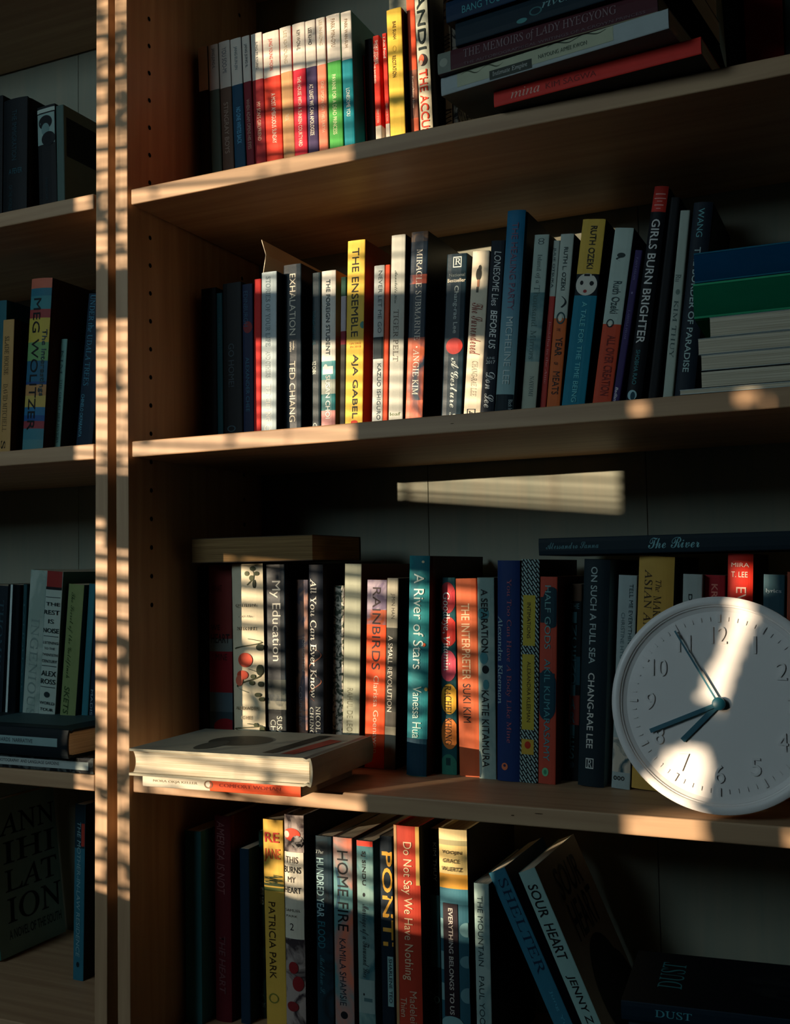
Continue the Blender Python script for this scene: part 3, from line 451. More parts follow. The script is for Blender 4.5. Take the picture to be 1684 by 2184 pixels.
('S', 0.53966, 0.137, 0.00067, 0.12484, 0.00911, 0.20339, 0.125, 0, '#aab8ae', None, [], [('Ru', 'r', 0.308, 0.3457, 0.15, 0.7, '#3a5452'), ('KIM THUY', 'B', 0.4332, 0.7097, 0.25, 0.7, '#3a5452')], [('e', 0.3795, 0.4064, 0.3, 0.75, '#6a8078')], [], [], 0.45, 'pale thin paperback lettered Ru in grey serif', 'books standing on the middle shelf of the right bookcase'),
('S', 0.55509, 0.137, 0.00128, 0.13039, 0.01812, 0.20848, 0.125, 1, '#182430', '#0b0f14', [], [('WANG', 's', 0.0295, 0.1638, 0.3, 0.62, '#6fb4bc'), ('THE BORDER OF PARADISE', 'b', 0.2117, 0.7938, 0.3, 0.62, '#a8c4c4')], [], [], [], 0.45, 'dark navy hardback lettered OF PARADISE beside the flat stack', 'books standing on the middle shelf of the right bookcase'),
('S', 0.00942, 0.121, -0.3519, 0.0, 0.01382, 0.2174, 0.14, 0, '#15151a', None, [], [('STAY WITH ME', 's', 0.2883, 0.6167, 0.35, 0.65, '#2a2a30')], [], [], [], 0.45, 'black book in the dark corner of the clock shelf', 'books standing on the clock shelf of the right bookcase'),
('S', 0.03352, 0.12, -0.3519, 0.0, 0.03104, 0.21961, 0.14, 0, '#8a3430', None, [(0.384, '#7c8480'), (0.4496, '#9a1f2c'), (0.6614, '#5c7480'), (0.7609, '#3c5460')], [('WHAT', 'Hb', 0.105, 0.1386, 0.15, 0.6, '#5a1c1c'), ('WE', 'Hb', 0.3116, 0.3395, 0.1, 0.5, '#3a1c1c'), ('HEART', 'Hb', 0.359, 0.4063, 0.1, 0.9, '#2a2426'), ('MINE', 'Hb', 0.4619, 0.4952, 0.3, 0.8, '#3a1c1c')], [('e', 0.794, 0.8822, 0.2, 1.2, '#9a1f2c')], [], [], 0.45, 'book with rust red and grey torn-paper blocks, clock shelf', 'books standing on the clock shelf of the right bookcase'),
('S', 0.0826, 0.102, -0.35173, -0.0083, 0.04039, 0.21967, 0.14, 1, '#e2d6b8', '#22201c', [], [('QUEEN', 'HB', 0.2019, 0.2197, 0.15, 0.82, '#4a4030'), ('of the', 'Hi', 0.2587, 0.2723, 0.25, 0.7, '#5a5040'), ('NIGHT', 'HB', 0.3171, 0.3344, 0.18, 0.82, '#4a4030'), ('ALEXANDER', 'Hb', 0.7164, 0.7335, 0.1, 0.85, '#8a7c60'), ('CHEE', 'Hb', 0.7635, 0.7806, 0.28, 0.62, '#8a7c60')], [('v', 0.0037, 0.1069, 0.3, 0.75, '#4c5238', 0.5, 0.0006), ('e', 0.0118, 0.0363, 0.62, 0.8, '#4c5238'), ('e', 0.0363, 0.0608, 0.45, 0.6, '#565c3e'), ('e', 0.039, 0.0608, 0.75, 0.9, '#4c5238'), ('e', 0.058, 0.0852, 0.6, 0.75, '#565c3e'), ('e', 0.0798, 0.1232, 0.7, 0.8, '#3c4230'), ('v', 0.3776, 0.4316, 0.1, 0.95, '#4c5238', 0.8, 0.0006), ('v', 0.5285, 0.6467, 0.15, 0.9, '#4c5238', 1, 0.0006), ('e', 0.4477, 0.5204, 0.2, 0.66, '#e0563c'), ('e', 0.5366, 0.5823, 0.15, 0.52, '#e0563c'), ('e', 0.5608, 0.6145, 0.1, 0.35, '#e8765a'), ('e', 0.4046, 0.437, 0.78, 1, '#3c4230'), ('e', 0.507, 0.5608, 0.78, 0.98, '#3c4230'), ('e', 0.5554, 0.5769, 0.6, 0.75, '#565c3e'), ('e', 0.5876, 0.6091, 0.55, 0.72, '#565c3e'), ('e', 0.5903, 0.6172, 0.82, 0.98, '#3c4230'), ('e', 0.6467, 0.6681, 0.72, 0.9, '#4c5238'), ('e', 0.6681, 0.6896, 0.84, 1, '#4c5238'), ('v', 0.802, 0.8394, 0.05, 0.9, '#4c5238', 1, 0.0006), ('e', 0.7967, 0.818, 0.68, 0.8, '#565c3e'), ('e', 0.8127, 0.8448, 0.85, 1, '#4c5238')], [], [], 0.45, 'cream hardback with rose branches and tiny serif words', 'books standing on the clock shelf of the right bookcase'),
('S', 0.11506, 0.10689, -0.3519, 0.0, 0.02371, 0.21858, 0.14, 0, '#11202b', '#0b0e12', [(0.5778, 'm:#3c4440:#1c2c30:60'), (0.6848, 'm:#8a8878:#3a4440:40'), (0.7275, '#141c20')], [('My Education', 's', 0.0823, 0.4855, 0.2, 0.78, '#e6e2d4'), ('SUSAN', 's', 0.7596, 0.8822, 0.52, 0.8, '#d8dccf'), ('CHOI', 's', 0.7782, 0.8822, 0.18, 0.46, '#d8dccf')], [], [], [], 0.3, 'dark blue book lettered My Education, clock shelf', 'books standing on the clock shelf of the right bookcase'),
('S', 0.13469, 0.12613, -0.35178, 0.01629, 0.015, 0.2011, 0.13587, 0, 'm:#b88a78:#6c6470:45', '#0f1014', [], [('FORGOTTEN', 's', 0.3131, 0.5013, 0.55, 0.8, '#c8b8b0'), ('COUNTRY', 's', 0.5835, 0.806, 0.3, 0.55, '#b8a8a8')], [], [], [], 0.45, 'mauve and pink marbled paperback, second of the dark neighbours', 'books standing on the clock shelf of the right bookcase'),
('S', 0.16399, 0.105, -0.3518, 0.01195, 0.01713, 0.21732, 0.14, 1, '#131b26', '#0b0d11', [], [('All You Can Ever Know', 'B', 0.0697, 0.6562, 0.15, 0.62, '#e4e0d4'), ('NICOLE', 'B', 0.7011, 0.8512, 0.55, 0.85, '#b8bcb4'), ('CHUNG', 'B', 0.7064, 0.8459, 0.08, 0.38, '#b8bcb4')], [('v', 0.4155, 0.6747, 0.0, 0.9, '#8a5a4a', 2, 0.0004)], [], [], 0.45, 'black hardback with serif title and gold lightning lines', 'books standing on the clock shelf of the right bookcase'),
('S', 0.17919, 0.125, -0.35171, 0.02885, 0.01272, 0.19422, 0.137, 0, 'm:#f0ead8:#4c5a4c:160', None, [], [], [], [], [], 0.45, 'narrow white and green speckled paperback, clock shelf', 'books standing on the clock shelf of the right bookcase'),
('S', 0.1991, 0.118, -0.35158, 0.03234, 0.01975, 0.21747, 0.14, 0, '#a7ab96', '#5c3420', [], [('RAHUL DE LEON', 's', 0.6137, 0.8516, 0.25, 0.6, '#7a7c66')], [], [], [], 0.45, 'tall grey-green book in line with the speckled one', 'books standing on the clock shelf of the right bookcase'),
('S', 0.22631, 0.12, -0.35149, 0.03581, 0.0229, 0.19969, 0.14, 0, '#f2592c', '#3a1c14', [(-0.2935, 'm:#a89aa8:#7a6c86:50'), (0.1596, 'm:#c4603c:#9a8494:40'), (0.2393, '#f2592c')], [('RAINBIRDS', 's', 0.04, 0.4791, 0.3, 0.72, '#2a1a20'), ('Clarissa Goenawan', 's', 0.5108, 0.9192, 0.42, 0.68, '#f4c8b0')], [], [], [], 0.45, 'bright orange book lettered RAINBIRDS', 'books standing on the clock shelf of the right bookcase'),
('S', 0.24434, 0.12, -0.35165, 0.03848, 0.01279, 0.20144, 0.14, 0, '#aaa592', '#0f1114', [(0.261, '#3a3c38'), (0.7005, '#4c4a44'), (0.7783, '#8a8878')], [('JIMIN HAN', 'b', 0.0811, 0.2133, 0.35, 0.75, '#3c3a34'), ('A SMALL REVOLUTION', 'b', 0.3034, 0.7005, 0.2, 0.62, '#e8e2d2')], [], [], [], 0.45, 'narrow book lettered A SMALL REVOLUTION', 'books standing on the clock shelf of the right bookcase'),
('S', 0.28568, 0.095, -0.35149, 0.03683, 0.02245, 0.22393, 0.16, 1, 'm:#1c6c78:#28868c:22', '#2a1512', [], [('A River of Stars', 's', 0.0819, 0.5174, 0.28, 0.78, '#cfe4de'), ('Vanessa Hua', 's', 0.5948, 0.8297, 0.3, 0.72, '#bfdcd4')], [('e', 0.022, 0.0334, 0.65, 0.78, '#e8d8b0'), ('e', 0.397, 0.4139, 0.72, 0.88, '#e0643a'), ('e', 0.5976, 0.6146, 0.85, 1, '#e8c87a'), ('r', 0.8313, 0.9969, 0, 1, '#123c50')], [], [], 0.45, 'tall teal hardback lettered A River of Stars', 'books standing on the clock shelf of the right bookcase'),
('S', 0.31448, 0.115, -0.35181, 0.01066, 0.01694, 0.20117, 0.14, 0, '#0f4c54', '#1c1418', [], [('Goodbye, Vitamin', 'B', 0.0754, 0.4765, 0.1, 0.66, '#f0e8e0'), ('RACHEL KHONG', 'B', 0.5511, 0.8502, 0.25, 0.68, '#241c14')], [('e', 0.0231, 0.1836, -0.05, 1.05, '#b8343c'), ('e', 0.1995, 0.3518, -0.05, 1.1, '#dc3c34'), ('e', 0.3708, 0.529, -0.05, 1.05, '#e0566c'), ('e', 0.5416, 0.6961, 0, 1.1, '#eeb43c'), ('e', 0.715, 0.8721, 0, 1.1, '#e0843c'), ('e', 0.8972, 1.035, -0.1, 1.05, '#2f7866'), ('r', 0.916, 0.9536, 0.3, 0.6, '#153c3c')], [], [], 0.45, 'teal book with coral, pink and yellow discs', 'books standing on the clock shelf of the right bookcase'),
('S', 0.33798, 0.112, -0.3519, 0.0, 0.0223, 0.20009, 0.14, 0, '#c8623a', None, [], [('THE INTERPRETER', 'b', 0.1275, 0.5134, 0.25, 0.65, '#ecc8a0'), ('SUKI KIM', 'b', 0.5342, 0.7302, 0.25, 0.62, '#1c1410')], [], [], [], 0.45, 'burnt orange book lettered THE INTERPRETER', 'books standing on the clock shelf of the right bookcase'),
('S', 0.35913, 0.106, -0.3518, 0.01175, 0.01778, 0.20062, 0.14, 0, 'm:#9fb4ac:#84a09c:18', '#b05a48', [], [('A SEPARATION', 'b', 0.0575, 0.3745, 0.22, 0.62, '#14181a'), ('KATIE KITAMURA', 'b', 0.5633, 0.9432, 0.2, 0.62, '#14181a')], [('e', 0.1497, 0.214, 0.0, 0.7, '#4c8c94'), ('e', 0.3745, 0.4322, 0.1, 0.6, '#4c8c94'), ('e', 0.4386, 0.4802, 0.25, 0.65, '#14181a'), ('e', 0.509, 0.5601, 0.3, 0.65, '#4c8c94')], [], [], 0.45, 'pale blue-green book lettered A SEPARATION in black', 'books standing on the clock shelf of the right bookcase'),
('S', 0.38231, 0.1, -0.35159, 0.02625, 0.02321, 0.21707, 0.14, 1, '#1a3468', '#0b1020', [], [('You Too Can Have A Body Like Mine', 'B', 0.0838, 0.8273, 0.4, 0.66, '#a8606c'), ('Alexandra Kleeman', 'B', 0.254, 0.6532, 0.04, 0.26, '#9cb8c0')], [('e', 0.9176, 0.9506, 0.22, 0.5, '#d87850'), ('e', 0.9234, 0.9361, 0.3, 0.42, '#3a2c4c')], [], [], 0.45, 'royal blue hardback with a long pink title, clock shelf', 'books standing on the clock shelf of the right bookcase'),
('S', 0.40334, 0.1, -0.35157, 0.03533, 0.01827, 0.21784, 0.14, 0, 'd:#12181c:#9cb8b8', '#3c1a1c', [], [('INTIMATIONS', 'b', 0.1956, 0.3559, 0.35, 0.55, '#1c1c14'), ('ALEXANDRA KLEEMAN', 'b', 0.4598, 0.7301, 0.38, 0.58, '#1c1c14')], [('r', 0.162, 0.3894, 0.12, 0.8, '#b8a83c'), ('r', 0.4275, 0.7646, 0.1, 0.78, '#b8a83c'), ('r', 0.807, 0.8746, 0.1, 0.78, '#c0a03c'), ('e', 0.8162, 0.8494, 0.28, 0.62, '#b8341f')], [], [], 0.45, 'black and white basket-pattern book with yellow label panels', 'books standing on the clock shelf of the right bookcase'),
('S', 0.42178, 0.1, -0.35158, 0.03705, 0.01707, 0.20044, 0.14, 0, '#b84a38', '#5c2420', [], [('HALF GODS', 's', 0.0429, 0.3501, 0.3, 0.65, '#6fa4a4'), ('AKIL KUMARASAMY', 's', 0.3986, 0.8895, 0.3, 0.65, '#4f9098')], [('e', 0.0492, 0.2491, 0.1, 1.3, '#143440'), ('r', 0.0992, 0.2241, 0, 1, '#143440'), ('e', 0.4484, 0.6966, -0.2, 1.1, '#143c4c'), ('r', 0.467, 0.647, 0, 0.9, '#143c4c'), ('e', 0.9222, 0.9635, 0.22, 0.6, '#6cbc8c'), ('e', 0.9315, 0.9549, 0.32, 0.5, '#3c8c68')], [], [], 0.45, 'orange and teal camouflage book lettered HALF GODS', 'books standing on the clock shelf of the right bookcase'),
('S', 0.43907, 0.125, -0.35156, 0.04856, 0.01415, 0.19289, 0.137, 0, '#14191d', None, [], [('THE', 'Hb', 0.0996, 0.1272, 0.2, 0.85, '#5a8088'), ('I', 'Hb', 0.1437, 0.1996, 0.35, 0.68, '#4c7c88'), ('N', 'Hb', 0.2095, 0.2654, 0.35, 0.68, '#4c7c88'), ('C', 'Hb', 0.272, 0.3278, 0.35, 0.68, '#4c7c88'), ('E', 'Hb', 0.3377, 0.3935, 0.35, 0.68, '#4c7c88'), ('N', 'Hb', 0.3968, 0.4525, 0.35, 0.68, '#4c7c88'), ('D', 'Hb', 0.4558, 0.5115, 0.35, 0.68, '#4c7c88'), ('I', 'Hb', 0.5148, 0.5705, 0.35, 0.68, '#4c7c88'), ('A', 'Hb', 0.5836, 0.6392, 0.35, 0.68, '#4c7c88'), ('R', 'Hb', 0.6523, 0.7078, 0.35, 0.68, '#4c7c88'), ('I', 'Hb', 0.7176, 0.7731, 0.35, 0.68, '#4c7c88'), ('E', 'Hb', 0.7764, 0.8319, 0.35, 0.68, '#4c7c88'), ('S', 'Hb', 0.8351, 0.8906, 0.35, 0.68, '#4c7c88')], [('r', -0.0013, 0.0877, 0.3, 1, '#5c4434'), ('r', 0.3705, 0.5148, 0.55, 1, '#2c5460'), ('r', 0.5672, 0.7176, 0.25, 1, '#8a3c34'), ('e', 0.9036, 0.9362, 0.35, 0.7, '#2c4854')], [], [], 0.45, 'black book with stacked single capitals and small colour patches', 'books standing on the clock shelf of the right bookcase'),
('S', 0.46458, 0.1, -0.35116, 0.05859, 0.02516, 0.21627, 0.15, 1, '#14262e', '#6c7c7c', [], [('ON SUCH A FULL SEA', 'b', 0.0338, 0.4619, 0.3, 0.55, '#a8bcbc'), ('CHANG-RAE LEE', 'b', 0.5027, 0.8334, 0.3, 0.55, '#d4dad4'), ('R', 'HB', 0.8824, 0.9162, 0.36, 0.54, '#d8e0dc')], [('f', 0.8768, 0.9218, 0.3, 0.6, '#d8e0dc')], [], [], 0.45, 'dark slate hardback lettered ON SUCH A FULL SEA', 'books standing on the clock shelf of the right bookcase'),
('S', 0.49344, 0.1, -0.35134, 0.06492, 0.0173, 0.20079, 0.14, 0, '#a4b4b4', None, [], [('TELL ME EVERYTHING', 's', 0.0419, 0.3453, 0.62, 0.82, '#2c4448'), ('CHRISTINE HYO', 's', 0.1776, 0.3968, 0.22, 0.42, '#5c7478'), ('ooo', 'Hb', 0.9411, 0.9616, 0.1, 0.7, '#1c1c1c')], [('r', 0.7631, 0.9232, 0, 1, 'm:#c8c0b0:#3c5c64:50')], [], [], 0.3, 'silver-grey book with white lower panel, left behind the clock', 'books standing on the clock shelf of the right bookcase'),
('S', 0.51977, 0.1, -0.35083, 0.06544, 0.03284, 0.21758, 0.14, 1, '#c9a04c', '#2c2418', [], [('ASIAN AMERICAN', 'B', 0.0576, 0.5434, 0.18, 0.4, '#3a2c1c'), ('The', 'i', 0.1019, 0.152, 0.5, 0.66, '#3a2c1c'), ('MAKING OF', 'B', 0.1697, 0.3965, 0.45, 0.66, '#3a2c1c')], [], [], [], 0.45, 'wide mustard book behind the clock, serif capitals on it', 'books standing on the clock shelf of the right bookcase'),
('S', 0.55528, 0.1, -0.35142, 0.05526, 0.01722, 0.2008, 0.14, 0, '#a4b0ac', None, [], [('DAUGHTER', 'b', 0.0916, 0.3412, 0.3, 0.5, '#14181c')], [], [], [], 0.45, 'pale grey book with a black D behind the clock', 'books standing on the clock shelf of the right bookcase'),
('S', 0.5745, 0.11, -0.35142, 0.05053, 0.01869, 0.1995, 0.14, 0, '#a8242c', None, [], [('KRYS LEE', 'b', 0.0415, 0.2508, 0.35, 0.65, '#e08878')], [], [], [], 0.45, 'dark red paperback left of the tall bright red one', 'books standing on the clock shelf of the right bookcase'),
('S', 0.59853, 0.1, -0.35137, 0.04845, 0.022, 0.21876, 0.14, 1, '#cf2f22', '#1c0f0f', [], [('MIRA', 'Hs', 0.0386, 0.0557, 0.15, 0.85, '#f0d8c8'), ('T. LEE', 'Hs', 0.0756, 0.0983, 0.15, 0.8, '#f0d8c8'), ('EVERYTHING', 's', 0.1392, 0.5062, 0.35, 0.75, '#f0c8b8')], [], [], [], 0.45, 'tall bright red hardback right behind the clock top', 'books standing on the clock shelf of the right bookcase'),
('S', 0.6272, 0.1, -0.35144, 0.05149, 0.01785, 0.19931, 0.14, 0, '#2c4c58', None, [], [('lyrics', 'HB', 0.0643, 0.0858, 0.1, 0.85, '#a8bcc4')], [], [], [], 0.45, 'slate blue book with small pale letters right of the red one', 'books standing on the clock shelf of the right bookcase'),
('S', 0.64471, 0.1, -0.35159, 0.04992, 0.01227, 0.20149, 0.14, 0, '#9c4a34', None, [], [], [], [], [], 0.45, 'terracotta book at the right edge of the clock shelf', 'books standing on the clock shelf of the right bookcase'),
('S', 0.01602, 0.088, -0.6369, 0.0, 0.02148, 0.20925, 0.14, 0, '#3c7c84', None, [], [('THE LEAVERS AND OTHERS', 's', 0.0896, 0.7519, 0.35, 0.6, '#4c7c84')], [], [], [], 0.45, 'dim teal book alone at the left end of the lowest shelf', 'books standing on the lowest visible shelf of the right bookcase'),
('S', 0.04296, 0.105, -0.6369, 0.0, 0.02075, 0.22416, 0.14, 1, '#5a1620', None, [], [('AMERICA IS NOT', 'w', 0.0255, 0.3813, 0.2, 0.7, '#8a5a5c'), ('THE HEART', 'w', 0.5848, 0.8644, 0.3, 0.7, '#6c4448')], [], [], [], 0.45, 'dark wine red tall book with faint grey brush letters', 'books standing on the lowest visible shelf of the right bookcase'),
('S', 0.06916, 0.11, -0.6369, 0.0, 0.01215, 0.18949, 0.14, 0, '#102c40', None, [], [], [], [], [], 0.45, 'dark blue book in the shadow left of the jungle-green one', 'books standing on the lowest visible shelf of the right bookcase'),
('S', 0.08023, 0.13, -0.63685, -0.00922, 0.0059, 0.20529, 0.132, 0, 'm:#0c1a1c:#24443c:30', None, [], [('THE', 'Hb', 0.2781, 0.2914, 0.1, 0.5, '#a8b4ac'), ('LUCKY', 'Hb', 0.3021, 0.3437, 0.0, 1, '#e0e4dc'), ('ONES', 'Hb', 0.3528, 0.3954, 0.0, 0.9, '#e0e4dc'), ('YA', 'Hb', 0.8696, 0.8854, 0.1, 0.7, '#7c9494'), ('POEMS', 'Hb', 0.917, 0.9407, 0.1, 0.9, '#8ca4a4')], [], [], [], 0.45, 'narrow black-green book with slanted white capitals', 'books standing on the lowest visible shelf of the right bookcase'),
('S', 0.10399, 0.118, -0.63676, -0.01124, 0.02537, 0.222, 0.14, 0, '#dcb24c', None, [], [('RE', 'Hb', 0.0629, 0.1116, 0.1, 0.82, '#cc3626'), ('JANE', 'Hb', 0.1423, 0.208, 0.05, 0.85, '#e0622c'), ('PATRICIA PARK', 's', 0.4021, 0.7741, 0.22, 0.55, '#3c2c14')], [('v', 0.2712, 0.3197, 0.05, 0.95, '#3a4a2a', 2.5, 0.0005), ('r', 0.3124, 0.3245, 0, 1, '#3a4a2a'), ('r', 0.3318, 0.3488, 0, 1, '#5c6a34'), ('v', 0.276, 0.3148, 0.3, 0.7, '#3a4a2a', 3, 0.0005), ('o', 0.8441, 0.893, 0.15, 0.65, '#7c7c34')], [], [], 0.45, 'yellow book with a printed bridge and red capitals, lowest shelf', 'books standing on the lowest visible shelf of the right bookcase'),
('S', 0.13225, 0.11, -0.6369, 0.0, 0.02399, 0.23098, 0.14, 1, 'm:#a89a94:#3a3034:35', '#2a2422', [], [('THIS', 'Hs', 0.1918, 0.2217, 0.1, 0.75, '#3a2c24'), ('BURNS', 'Hb', 0.2378, 0.2677, 0.0, 0.88, '#1c1c1c'), ('MY', 'Hs', 0.2851, 0.3113, 0.2, 0.62, '#3a2c24'), ('HEART', 'Hb', 0.3329, 0.3604, 0.0, 0.88, '#1c1c1c'), ('SAMUEL', 'Hs', 0.4337, 0.4456, 0.05, 0.85, '#5c5448'), ('PARK', 'Hs', 0.4612, 0.4717, 0.1, 0.7, '#5c5448'), ('2', 'Hi', 0.4991, 0.5311, 0.3, 0.5, '#1c1c1c')], [('e', 0.0604, 0.1204, 0.0, 0.85, '#d8452c'), ('e', 0.0743, 0.1066, 0.0, 0.3, '#e8c8b8'), ('e', 0.0927, 0.1527, 0.4, 1, 'm:#1c1a1c:#a8a09c:160'), ('r', 0.1711, 0.5699, 0.0, 1.0, '#e0d8c4'), ('e', 0.6747, 0.7293, 0.2, 0.7, '#8a2428'), ('e', 0.7384, 0.8066, 0.4, 0.95, '#8a2428'), ('e', 0.8564, 0.9018, 0.1, 0.7, '#7c2428')], [], [], 0.45, 'book with grey-red floral ends and a white title panel', 'books standing on the lowest visible shelf of the right bookcase'),
('S', 0.16394, 0.12, -0.6369, 0.0, 0.01988, 0.20884, 0.14, 0, 'm:#12303c:#0c1c24:30', None, [], [('The', 'Hi', 0.0705, 0.0888, 0.0, 0.5, '#d8e0dc'), ('HUNDRED YEAR', 'b', 0.1124, 0.4131, 0.05, 0.5, '#9cc0c4'), ('FLOOD', 'b', 0.4339, 0.5692, 0.1, 0.55, '#2c6a78'), ('Matthew S.', 'k', 0.6055, 0.7972, 0.2, 0.5, '#3c6c78')], [], [], [], 0.45, 'black-teal book right of the floral one, rough white capitals', 'books standing on the lowest visible shelf of the right bookcase'),
('S', 0.1895, 0.115, -0.6369, 0.0, 0.02255, 0.21072, 0.14, 0, 'm:#5c8c90:#d87a60:10', '#5c2c24', [], [('HOME FIRE', 's', 0.0657, 0.4634, 0.22, 0.78, '#14181c'), ('KAMILA SHAMSIE', 's', 0.5016, 0.8311, 0.28, 0.62, '#2c3440')], [('e', 0.8589, 0.8967, 0.3, 0.68, '#10161c'), ('v', 0.1518, 0.3564, 0.0, 0.3, '#3c6478', 0.5, 0.0015)], [], [], 0.45, 'teal and salmon swirled book lettered HOME FIRE', 'books standing on the lowest visible shelf of the right bookcase'),
('S', 0.21601, 0.115, -0.6369, 0.0, 0.01928, 0.20959, 0.14, 0, 'm:#7c9c98:#3c6c74:16', None, [], [('SJ SINDU', 'b', 0.0507, 0.2206, 0.28, 0.55, '#1c2424'), ('Marriage of a Thousand Lies', 'k', 0.3132, 0.6738, 0.15, 0.7, '#16222a')], [('r', -0.0184, 0.0266, 0, 1, '#cc3c2c'), ('e', 0.2572, 0.2776, 0.35, 0.5, '#14181c'), ('r', 0.6839, 0.848, 0.0, 0.98, '#8ca4a0'), ('r', 0.7736, 0.7912, 0.35, 0.85, '#4c6c70'), ('e', 0.7509, 0.7635, 0.3, 0.4, '#14181c')], [], [], 0.45, 'grey-teal book with a red head band and script title', 'books standing on the lowest visible shelf of the right bookcase'),
('S', 0.24084, 0.115, -0.6369, 0.0, 0.01436, 0.21657, 0.14, 0, '#10202c', None, [], [('PONTI', 'b', 0.0723, 0.5196, 0.18, 1.0, '#e0a43c'), ('SHARLENE TEO', 'b', 0.5779, 0.7858, 0.6, 0.86, '#10202c')], [('r', 0.5682, 0.8027, 0.5, 0.95, '#8cb4b4')], [], [], 0.45, 'navy-black book with large mustard capitals', 'books standing on the lowest visible shelf of the right bookcase'),
('S', 0.27313, 0.095, -0.6369, 0.0, 0.02875, 0.23412, 0.16, 1, '#b23a28', '#2c2c24', [], [('Do Not Say We Have Nothing', 's', 0.0677, 0.6547, 0.3, 0.72, '#e0c4a0'), ('Madeleine', 's', 0.7004, 0.8781, 0.56, 0.82, '#c8a890'), ('Thien', 's', 0.7308, 0.8132, 0.2, 0.44, '#c8a890')], [('r', -0.0096, 0.9214, 0.0, 0.13, '#a8845c'), ('r', -0.0096, 0.2504, 0.86, 1.0, '#cfa860')], [], [], 0.45, 'tall brick-red hardback with cream title over four words', 'books standing on the lowest visible shelf of the right bookcase'),
('S', 0.293, 0.12, -0.6369, 0.0, 0.01039, 0.22736, 0.14, 0, '#10181c', None, [(0.2952, '#3c7078'), (0.6136, '#15292c')], [('KIM THUY', 'b', 0.0602, 0.2325, 0.45, 0.8, '#c8d4cc'), ('man', 'i', 0.4269, 0.4862, 0.4, 0.8, '#3c6468')], [('o', 0.7406, 0.7723, 0.3, 0.85, '#7ca8a4')], [], [], 0.45, 'narrow black and teal book right of the brick-red hardback', 'books standing on the lowest visible shelf of the right bookcase'),
('S', 0.31987, 0.105, -0.6369, 0.0, 0.03029, 0.23239, 0.15, 1, '#e0cc98', '#2c2618', [(0.0465, '#a09870'), (0.0685, '#d4bc7c'), (0.1916, '#d89c3c'), (0.253, '#3c7484'), (0.3187, '#2c5c6c')], [('YOOJIN', 'Hb', 0.0914, 0.109, 0.12, 0.82, '#2c2414'), ('GRACE', 'Hb', 0.1266, 0.1433, 0.15, 0.75, '#4c4028'), ('WUERTZ', 'Hb', 0.1609, 0.1784, 0.1, 0.84, '#2c2414'), ('EVERYTHING BELONGS TO US', 'b', 0.3362, 0.7863, 0.32, 0.48, '#c8c0b8')], [('e', 0.3843, 0.4715, -0.2, 0.3, '#78a0a4'), ('e', 0.5238, 0.6021, -0.2, 0.3, '#78a0a4'), ('e', 0.6585, 0.7322, -0.2, 0.3, '#78a0a4'), ('e', 0.393, 0.4541, 0.7, 1.2, '#68949c'), ('e', 0.5325, 0.5847, 0.7, 1.2, '#68949c'), ('e', 0.6672, 0.7322, 0.7, 1.2, '#68949c'), ('r', 0.3165, 0.7971, 0.12, 0.65, '#241820'), ('e', 0.7928, 0.8619, 0.0, 0.8, '#78a4a8')], [], [], 0.45, 'cream-capped hardback with blue waves and a dark title panel', 'books standing on the lowest visible shelf of the right bookcase'),
('S', 0.35, 0.105, -0.6369, 0.0, 0.01561, 0.18171, 0.14, 0, 'm:#9cb4b0:#7c9c9c:16', '#142024', [], [('THE MOUNTAIN', 's', 0.0668, 0.4424, 0.22, 0.58, '#243c40'), ('PAUL YOON', 's', 0.4969, 0.7972, 0.22, 0.58, '#243c40')], [], [], [], 0.45, 'pale grey-blue book lettered THE MOUNTAIN', 'books standing on the lowest visible shelf of the right bookcase'),
('S', 0.44992, 0.115, -0.63273, -0.43076, 0.01845, 0.20833, 0.13, 0, '#2c6c84', '#14304c', [], [('SHELTER', 'r', 0.0431, 0.5012, 0.35, 0.85, '#142c44'), ('Jung Yun', 's', 0.5841, 0.7799, 0.5, 0.7, '#4c98b0')], [], [], [], 0.45, 'blue book leaning left, lettered SHELTER in dark serif', 'books standing on the lowest visible shelf of the right bookcase'),
('S', 0.49266, 0.085, -0.63335, -0.41419, 0.01765, 0.22031, 0.14, 0, '#8cb0ac', '#8a7c70', [], [('SOUR', 'w', 0.0607, 0.2029, 0.2, 0.75, '#101418'), ('HEART', 'w', 0.2329, 0.3938, 0.2, 0.75, '#101418'), ('JENNY Z', 'w', 0.4566, 0.6675, 0.2, 0.7, '#101418')], [], [('e', 0.4, 0.85, 0.2, 0.85, '#1c1c1e'), ('e', 0.5, 0.95, 0.35, 1.0, '#1c1c1e')], [('SOUR', 'w', 0.06, 0.2, 0.25, 0.8, '#15171a'), ('HEART', 'w', 0.22, 0.38, 0.25, 0.85, '#15171a')], 0.45, 'pale leaning book with black handwritten SOUR HEART', 'books standing on the lowest visible shelf of the right bookcase'),
('S', -0.27438, 0.075, 0.27788, 0.00997, 0.03671, 0.18488, 0.14, 0, '#101418', None, [], [], [], [], [], 0.45, 'black book cut by the left picture edge, upper left shelf', 'books standing on the top shelf of the left bookcase'),
('S', -0.23599, 0.075, 0.27786, 0.00823, 0.03847, 0.17618, 0.13, 1, '#0d1318', None, [], [('THE IMMIGRATION', 'b', 0.0851, 0.4472, 0.42, 0.62, '#24424c'), ('A FEVER', 'Hb', 0.5051, 0.5444, 0.3, 0.85, '#24505c'), ('OF THE WORLD', 'b', 0.623, 0.8029, 0.3, 0.45, '#1c3840')], [], [], [], 0.45, 'wide black book with dim teal capitals, upper left shelf', 'books standing on the top shelf of the left bookcase'),
